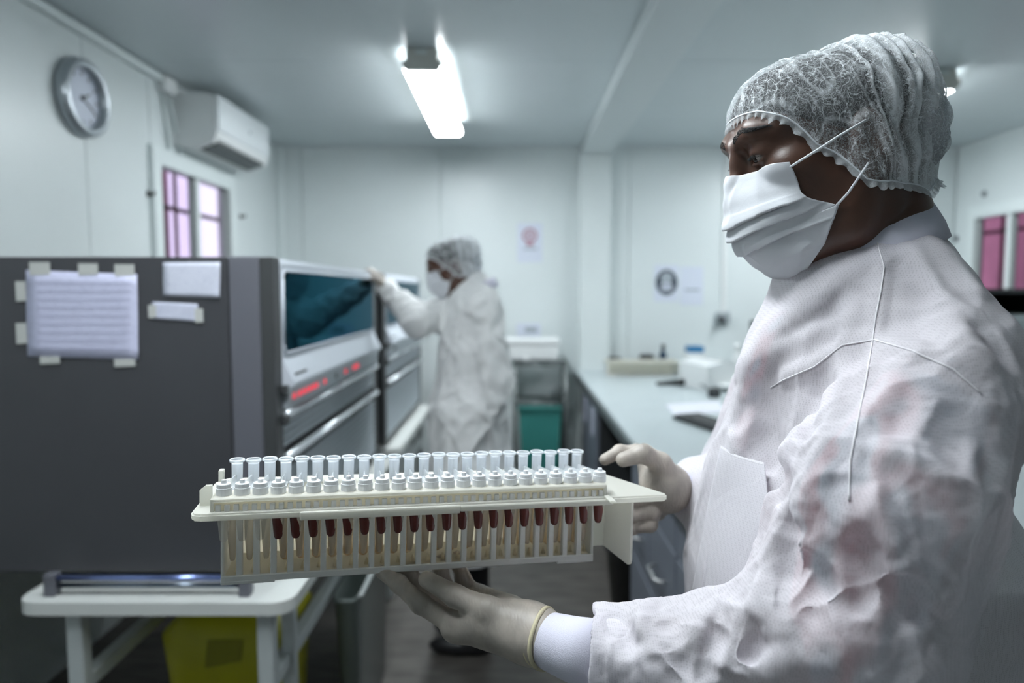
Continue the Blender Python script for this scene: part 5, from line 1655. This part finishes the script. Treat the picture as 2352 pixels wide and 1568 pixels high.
# the sleeve ends in an open mouth around the knit cuff
ax = (Vector((.180, .635, 1.140)) - Vector((.076, .668, 1.133))).normalized()
mouth = Vector((.076, .668, 1.133)) + ax * .006
sl, p = gs.sub(mouth - Vector((.07, .07, .07)), mouth + Vector((.07, .07, .07)))
dd = gs.d[sl]; g_ = ((p - np.array(mouth)) * -np.array(ax)).sum(-1) + .006 * noise3(p, 40, 44)
gs.d[sl] = np.maximum(dd, g_.astype(np.float32))
gs.cone(mouth - ax * .02, mouth + ax * .035, .040, .036, .004, 'sub')
axf = (Vector((.345, 1.01, 1.21)) - Vector((.262, .925, 1.226))).normalized()
def gown_disp(V, N):
    amp = np.interp(V[:, 2], [1.05, 1.35, 1.50, 1.56], [1.0, .8, .45, .15])
    arm = np.clip((.70 - V[:, 1]) / .08, 0, 1)
    D = .32 * np.minimum(crumple(V, .085, 51, (1, 1, .5)), .030) * (.6 + .4 * arm) + .17 * np.minimum(crumple(V, .045, 61, (1, 1, .6)), .016) * (.35 + .65 * arm) + .09 * np.minimum(crumple(V, .024, 71), .008) * (.3 + .7 * arm)
    return V - N * ((D - .004) * amp)[:, None]
gme = gs.mesh('gown', 0, gown_disp)
gown = part('gown', gme, M_gown, man, 'white translucent disposable gown')

# seams drawn as narrow raised tapes
from mathutils.bvhtree import BVHTree
_gv = verts_of(gme); _gq = quads_of(gme)
GB = BVHTree.FromPolygons([Vector(v) for v in _gv.tolist()], _gq.tolist())
def gown_hit(px, py):
    o = Vector((0, 0, CAMZ)); d = (at(px, py, 1.0) - o).normalized()
    h = GB.ray_cast(o, d)
    return h[0] if h[0] is not None else gs.hit(px, py)
def on_gown(px, py, lift=.0, surf=None): 
    p = gown_hit(px, py) if surf is None else surf.hit(px, py); d = (Vector((0, 0, CAMZ)) - p).normalized()
    return p + d * lift
def dense(pts, n):
    out = []
    for a, b in zip(pts[:-1], pts[1:]):
        for k in range(n): out.append((a[0] + (b[0] - a[0]) * k / n, a[1] + (b[1] - a[1]) * k / n))
    return out + [pts[-1]]
M_seam = mat('gown seam', (0.74, 0.72, 0.75), 0.9)
for pts in ([(2014, 552), (2031, 613), (2023, 670), (2010, 735), (2004, 785), (1989, 873), (1970, 969), (1953, 1057), (1950, 1150)],
            [(1770, 890), (1800, 872), (1870, 842), (1935, 792), (2008, 780), (2092, 804), (2188, 847), (2255, 905)]):
    P_ = [on_gown(x, y, .0006) for x, y in dense(pts, 6)]
    part('seam', MB().tube(P_, .0008, 6), M_seam, gown)

# breast and front pocket: second layer of cloth laid on the gown
def patch(name, rows, nu, nv_, lift, mt, parent, th=.0008):
    """rows: pixel polylines from top to bottom, same number of points"""
    R_ = np.array(rows, float); m_, k_ = R_.shape[:2]
    V = []; F = []
    for j in range(nv_ + 1):
        t = j / nv_ * (m_ - 1); a = min(int(t), m_ - 2); row = R_[a] * (1 - (t - a)) + R_[a + 1] * (t - a)
        for i in range(nu + 1):
            w = i / nu * (k_ - 1); b = min(int(w), k_ - 2); pt = row[b] * (1 - (w - b)) + row[b + 1] * (w - b)
            V.append(on_gown(pt[0], pt[1], lift + .0022 * math.sin(math.pi * min(1, i / nu * 4)) * (1 - j / nv_), gt0))
    # smooth the depth so the cloth bridges small hollows
    A = np.array([tuple(v) for v in V]).reshape(nv_ + 1, nu + 1, 3)
    for _ in range(30):
        B = A.copy(); B[1:-1] = (A[:-2] + A[2:] + 2 * A[1:-1]) / 4; A = B
        B = A.copy(); B[:, 1:-1] = (A[:, :-2] + A[:, 2:] + 2 * A[:, 1:-1]) / 4; A = B
    I = np.arange((nv_ + 1) * (nu + 1)).reshape(nv_ + 1, nu + 1)
    Q = np.stack([I[:-1, :-1], I[1:, :-1], I[1:, 1:], I[:-1, 1:]], -1).reshape(-1, 4)
    o = part(name, mesh_np(name, A.reshape(-1, 3), Q), mt, parent)
    so = o.modifiers.new('thickness', 'SOLIDIFY'); so.thickness = th; so.offset = 1
    return o, A
pk, PA = patch('pocket', [[(1656, 1022), (1684, 1042), (1715, 1052), (1756, 1062)], [(1640, 1095), (1672, 1110), (1715, 1112), (1766, 1150)], [(1616, 1212), (1660, 1225), (1705, 1235), (1758, 1252)], [(1590, 1358), (1632, 1376), (1680, 1396), (1734, 1385)]], 36, 44, .0085, M_pocket, gown)
part('pocket_hem', MB().tube([tuple(p) for p in PA[-2, 1:-1]], .0008, 6), M_seam, pk)
part('pocket_hem', MB().tube([tuple(p) for p in PA[1, 1:-1]], .0010, 6), M_seam, pk)

# knit collar: a band around the neck
def ring_band(c, ex, ey, ez, rx, ry, prof, tilt, n=64):
    """closed band; prof = (outward, up) cross-section"""
    V = []; F = []; m_ = len(prof)
    for k in range(n):
        a = 2 * math.pi * k / n
        for o_, h_ in prof:
            V.append(c + ex * ((rx + o_) * math.cos(a)) + ey * ((ry + o_) * math.sin(a)) + ez * (h_ + tilt * math.cos(a)))
    for k in range(n):
        for j in range(m_):
            F.append((k * m_ + j, ((k + 1) % n) * m_ + j, ((k + 1) % n) * m_ + (j + 1) % m_, k * m_ + (j + 1) % m_))
    return MB().add(V, F, True)
EX, EY, EZ = Vector((1, 0, 0)), Vector((0, 1, 0)), Vector((0, 0, 1))
cprof = [(.020, -.022), (.014, -.006), (.007, .006), (.003, .013), (.0005, .014), (-.001, .012), (.002, .0), (.006, -.022)]
part('collar', ring_band(Vector((.400, .780, 1.560)), EX, EY, EZ, .0625, .0640, cprof, .026), M_knit, man, 'white knit collar')

# lower part of the gown, trousers, shoes (below the picture)
V = []; F = []; n = 72; zs = np.linspace(.985, .42, 14)
for z in zs:
    g_ = (0.985 - z)
    for k in range(n):
        a = 2 * math.pi * k / n
        w_ = 1 + .05 * math.sin(7 * a + 1) * min(1, g_ * 3) + .03 * math.sin(13 * a) * min(1, g_ * 3)
        V.append((.405 + (.195 + .04 * g_) * math.cos(a) * w_, .805 + (.195 + .06 * g_) * math.sin(a) * w_, z))
for i in range(len(zs) - 1):
    for k in range(n): F.append((i * n + k, (i + 1) * n + k, (i + 1) * n + (k + 1) % n, i * n + (k + 1) % n))
part('gown_skirt', MB().add(V, F, True), M_gown, man)
lg = SDF((.15, .55, .03), (.60, 1.05, 1.02), .012)
for y in (.715, .885):
    lg.chain([(.37, y, .95), (.37, y, .52), (.39, y, .10)], [.095, .070, .055], .04)
part('trousers', lg.mesh('trousers', 1), M_trousers, man)
for y in (.715, .885):
    s_ = SDF((.16, y - .08, -.01), (.50, y + .08, .16), .008)
    s_.ell((.33, y, .035), (.135, .048, .040), .02); s_.ell((.40, y, .06), (.055, .046, .06), .03)
    s_.cut((.33, y, .004), (0, 0, -1)); s_.cut((.33, y, .105), (0, 0, 1))
    part('shoe', s_.mesh('shoe', 1), M_shoe, man)

# ---- gloved hands -------------------------------------------------------
def hand_sdf(wrist, thumb, fingers, palm, lo, hi, h=.0016, rs=None):
    s = SDF(lo, hi, h)
    for a, b, ra, rb in palm: s.cone(a, b, ra, rb, .014)
    tr = [.0165, .0135, .0118, .0095]
    s.chain(thumb, tr[:len(thumb)], .006)
    for f, sc2 in fingers:
        r_ = [.0118 * sc2, .0104 * sc2, .0092 * sc2, .0078 * sc2]
        s.chain(f, r_, .0035)
        for j in (1, 2):                                    # knuckles
            s.ell(f[j], (r_[j] * 1.08,) * 3, .004)
    return s
# left hand: palm up under the rack
NM = [(-.062, .737, 1.128), (-.060, .757, 1.124), (-.052, .777, 1.127), (-.041, .795, 1.133)]
nf = [([NM[0], (-.1035, .746, 1.1500), (-.1290, .755, 1.1690), (-.1490, .764, 1.1785)], 1.0),
      ([NM[1], (-.0980, .768, 1.1480), (-.1180, .778, 1.1660), (-.1330, .784, 1.1765)], 1.0),
      ([NM[2], (-.0800, .790, 1.1480), (-.0860, .798, 1.1680), (-.0860, .800, 1.1775)], .96),
      ([NM[3], (-.0600, .808, 1.1520), (-.0660, .812, 1.1690), (-.0670, .813, 1.1780)], .88)]
nth = [(.002, .708, 1.146), (-.026, .716, 1.157), (-.063, .734, 1.1640), (-.0965, .750, 1.1760)]
npalm = [(WR_N, NM[0], .0265, .0150), (WR_N, NM[1], .0265, .0155), ((.018, .714, 1.134), NM[2], .0250, .0150), ((.014, .722, 1.134), NM[3], .0230, .0140),
         (NM[0], NM[3], .0150, .0135), (WR_N, (.034, .696, 1.1355), .0270, .0275), ((.0, .712, 1.142), (-.032, .722, 1.146), .0215, .0180), ((-.004, .75, 1.136), (-.03, .775, 1.134), .018, .016)]
hs = hand_sdf(WR_N, nth, nf, npalm, (-.175, .65, 1.09), (.085, .84, 1.215))
def wr(s, a, b, h, w): s.ridge([a, b], h, w, True)
for k in range(3):                                          # creases below the thumb and at the finger roots
    x0 = -.040 - .010 * k
    hs.ridge([(x0, .718 + .003 * k, 1.140 - .004 * k), (x0 - .006, .722 + .003 * k, 1.126 - .003 * k), (x0 - .004, .725, 1.116)], -.0016, .0022, True)
for k in range(5):
    x0 = .006 + .005 * k
    hs.ridge([(x0 - .012, .698, 1.160), (x0 - .002, .684, 1.138), (x0 + .004, .684, 1.115)], .0012 * (1 if k % 2 else -1), .0022, True)
hs.ridge([(-.094, .737, 1.156), (-.088, .737, 1.138)], -.0014, .0018, True)
hs.ridge([(-.118, .745, 1.172), (-.112, .744, 1.156)], -.0012, .0018, True)
glove_n = part('glove', hs.mesh('glove', 1), M_glove, man, 'grey beige latex glove on the hand under the rack')
def ring_tube(c, axis, r, tr_, parent, ex=1.0):
    axis = Vector(axis).normalized(); a = axis.orthogonal().normalized(); b = axis.cross(a)
    pts = [Vector(c) + (a * math.cos(t) + b * math.sin(t)) * r * (1 + .02 * math.sin(3 * t)) + axis * .002 * math.sin(2 * t + 1) for t in [2 * math.pi * k / 40 for k in range(41)]]
    return part('rolled_edge', MB().tube(pts, tr_, 8), M_gband, parent)
axn = Vector(WR_N) - Vector((.076, .668, 1.133)) + Vector((0, 0, -.014))
ring_tube((.0360, .6945, 1.1355), axn, .0300, .0024, glove_n)
ring_tube((.0290, .6995, 1.1350), axn + Vector((0, 0, -.008)), .0290, .0017, glove_n)
part('cuff', MB().tube([(.026, .7015, 1.1350), (.040, .6915, 1.1350), (.062, .677, 1.1345), (.092, .660, 1.1345)], [.0272, .0285, .0315, .0360], 40), M_knit, man, 'white knit cuff')

# right hand: grips the deck at the far end
FM = [(.190, .922, 1.262), (.196, .926, 1.243), (.197, .924, 1.222), (.196, .918, 1.203)]
ff = [([FM[0], (.174, .934, 1.2780), (.150, .936, 1.2780), (.128, .928, 1.2690)], 1.0),
      ([FM[1], (.186, .884, 1.2300), (.156, .880, 1.2280), (.138, .884, 1.2260)], 1.02),
      ([FM[2], (.185, .882, 1.2110), (.156, .879, 1.2080), (.138, .884, 1.2070)], .98),
      ([FM[3], (.182, .882, 1.1935), (.156, .880, 1.1890), (.144, .884, 1.1890)], .90)]
ft = [(.202, .890, 1.256), (.194, .878, 1.277), (.170, .868, 1.2920), (.143, .864, 1.2850)]
fpalm = [(WR_F, FM[0], .0265, .0140), (WR_F, FM[1], .0265, .0150), (WR_F, FM[2], .0265, .0150), (WR_F, FM[3], .0260, .0140), (FM[0], FM[3], .0140, .0130),
         (WR_F, (.214, .903, 1.236), .0275, .0280), ((.206, .890, 1.245), (.198, .884, 1.266), .019, .0165)]
h2 = hand_sdf(WR_F, ft, ff, fpalm, (.105, .82, 1.155), (.275, .98, 1.335))
glove_f = part('glove', h2.mesh('glove', 1), M_glove, man, 'grey beige latex glove gripping the end of the rack')
axf2 = Vector(WR_F) - Vector((.262, .925, 1.226))
ring_tube((.2155, .9040, 1.2360), axf2, .0300, .0022, glove_f)
part('cuff', MB().tube([(.210, .902, 1.237), (.222, .907, 1.234), (.245, .917, 1.230), (.285, .938, 1.222)], [.0275, .0290, .0330, .0370], 40), M_knit, man, 'white knit cuff')

# ================================================================== MAN IN THE BACKGROUND
man2 = thing('person', 'man in white coat, hair net and mask reaching over the analyser', 'person', (-.19, 2.86, 0))
p2 = math.radians(20)
yaw = math.radians(10)                      # turned a little towards the camera
f2 = Vector((-math.cos(p2) * math.cos(yaw), -math.cos(p2) * math.sin(yaw), -math.sin(p2)))
s2 = Vector((math.sin(yaw), -math.cos(yaw), 0)).normalized()
u2 = f2.cross(s2).normalized()
hc = at(1043, 612, 2.85)
M2 = Matrix(((f2.x, s2.x, u2.x, hc.x), (f2.y, s2.y, u2.y, hc.y), (f2.z, s2.z, u2.z, hc.z), (0, 0, 0, 1)))
bw = at(888, 664, 2.97)                     # wrist of the raised arm
RA = [(-.225, 2.955, 1.435), (-.375, 2.745, 1.385), (bw.x, bw.y, bw.z)]
LA = [(-.110, 2.700, 1.430), (-.060, 2.665, 1.150), (-.155, 2.640, .925)]
def trunk2(s, o):
    s.ell((-.165, 2.83, 1.30), (.118 + o, .175 + o, .24 + o), .06)
    s.ell((-.180, 2.83, 1.02), (.125 + o, .180 + o, .28 + o), .08)
    s.cone((-.125, 2.70, 1.43), (-.155, 2.96, 1.43), .058 + o, .058 + o, .05)
    s.cone((-.130, 2.83, 1.52), (-.120, 2.72, 1.46), .04 + o, .045 + o, .04)
    s.cone((-.130, 2.83, 1.52), (-.150, 2.94, 1.46), .04 + o, .045 + o, .04)
b2 = SDF((-.65, 2.5, .85), (.08, 3.12, 1.62), .010)
trunk2(b2, -.03)
nb = M2 @ Vector((-.025, 0, -.13))
b2.cone(nb, (-.135, 2.83, 1.45), .055, .062, .03)
b2.chain(RA, [.046, .038, .024], .02); b2.chain(LA, [.046, .038, .024], .02)
bm2 = b2.mesh('torso', 1)
V = np.concatenate([xf(HEAD_V, M2), verts_of(bm2)]); F = np.concatenate([HEAD_F, quads_of(bm2) + len(HEAD_V)])
part('body', mesh_np('body', V, F), M_skin, man2)
head_parts(man2, M2, False)
c2 = SDF((-.68, 2.45, .36), (.14, 3.16, 1.60), .009)
trunk2(c2, .012)
c2.chain([(-.18, 2.83, 1.0), (-.175, 2.83, .70), (-.17, 2.83, .42)], [.165, .175, .19], .06)
c2.chain([(-.18, 2.73, 1.0), (-.175, 2.72, .70), (-.17, 2.71, .42)], [.11, .13, .14], .08); c2.chain([(-.18, 2.93, 1.0), (-.175, 2.94, .70), (-.17, 2.95, .42)], [.11, .13, .14], .08)
c2.chain(RA, [.072, .066, .046], .03); c2.chain(LA, [.074, .068, .050], .025)
for x0, a0 in ((-.30, .02), (-.24, .05), (-.14, -.02), (-.06, .02)):         # hanging folds
    c2.ridge([(x0, 2.655, 1.15), (x0 + a0, 2.60, .80), (x0 + a0, 2.56, .45)], .016, .022, True)
c2.ridge([(-.27, 2.70, 1.20), (-.20, 2.655, 1.08), (-.12, 2.66, 1.02)], .010, .018, True)
c2.ridge([(-.26, 2.70, 1.05), (-.18, 2.65, .98), (-.10, 2.66, 1.00)], .010, .018, True)
c2.ridge([(-.12, 2.64, 1.36), (-.10, 2.61, 1.22), (-.08, 2.60, 1.10)], .012, .018, True)
c2.cut((0, 0, .43), (0, 0, -1))
M_coat = fabric('white lab coat', (0.93, 0.94, 0.94), 0.03, 0.12, crease=0.12)
def coat_disp(V, N):
    D = .40 * np.minimum(crumple(V, .10, 81, (1, 1, .7)), .035) + .25 * np.minimum(crumple(V, .05, 83), .016)
    return V - N * (D - .006)[:, None]
coat = part('coat', c2.mesh('coat', 1, coat_disp), M_coat, man2, 'white knee-length coat')
part('collar', ring_band(Vector((-.140, 2.83, 1.525)), Vector((math.cos(yaw), math.sin(yaw), 0)), Vector((-math.sin(yaw), math.cos(yaw), 0)), EZ, .066, .068, cprof, .022), M_knit, man2)
# hands
w_ = Vector(RA[2]); h3 = SDF(tuple(w_ - Vector((.16, .10, .09))), tuple(w_ + Vector((.06, .12, .13))), .003)
kn = [w_ + Vector((-.040, -.030 + .020 * k, .062 - .002 * abs(k - 1.2))) for k in range(4)]
pal = [(w_, k_, .026, .014) for k_ in kn] + [(kn[0], kn[3], .014, .013)]
fg = [([k_, k_ + Vector((-.028, .002, .020)), k_ + Vector((-.052, .004, .012)), k_ + Vector((-.066, .005, -.004))], 1.0 - .04 * i) for i, k_ in enumerate(kn)]
th = [w_ + Vector((-.008, -.024, .02)), w_ + Vector((-.030, -.045, .040)), w_ + Vector((-.058, -.050, .052)), w_ + Vector((-.080, -.046, .056))]
for a, b, ra, rb in pal: h3.cone(a, b, ra, rb, .014)
h3.chain(th, [.0165, .0135, .0118, .0095], .006)
for f_, sc2 in fg: h3.chain(f_, [.0118, .0106, .0096, .0084], .004)
part('glove', h3.mesh('glove', 1), M_glove, man2, 'latex glove resting on the analyser')
w_ = Vector(LA[2]); h4 = SDF(tuple(w_ - Vector((.12, .09, .22))), tuple(w_ + Vector((.08, .10, .05))), .003)
kn = [w_ + Vector((-.030 + .004 * k, -.030 + .020 * k, -.085 + .003 * k)) for k in range(4)]
for k_ in kn: h4.cone(w_, k_, .026, .014, .014)
h4.cone(kn[0], kn[3], .014, .013, .01)
for i, k_ in enumerate(kn):
    h4.chain([k_, k_ + Vector((-.012, 0, -.040)), k_ + Vector((-.008, .002, -.066)), k_ + Vector((.002, .003, -.084 + .006 * abs(i - 1)))], [.0118, .0106, .0096, .0084], .004)
h4.chain([w_ + Vector((-.012, -.02, -.02)), w_ + Vector((-.040, -.035, -.050)), w_ + Vector((-.052, -.036, -.085)), w_ + Vector((-.054, -.032, -.108))], [.0165, .0135, .0118, .0095], .006)
part('glove', h4.mesh('glove', 1), M_glove, man2, 'latex glove hanging beside the coat')
l2 = SDF((-.36, 2.58, .03), (.04, 3.06, .72), .014)
for y in (2.745, 2.915):
    l2.chain([(-.17, y, .66), (-.17, y, .40), (-.155, y, .09)], [.085, .070, .056], .04)
part('trousers', l2.mesh('trousers', 1), M_trousers, man2)
for y in (2.745, 2.915):
    s_ = SDF((-.38, y - .08, -.01), (-.05, y + .08, .16), .010)
    s_.ell((-.215, y, .035), (.135, .048, .040), .02); s_.ell((-.145, y, .06), (.055, .046, .06), .03)
    s_.cut((0, y, .004), (0, 0, -1)); s_.cut((0, y, .11), (0, 0, 1))
    part('shoe', s_.mesh('shoe', 1), M_shoe, man2)
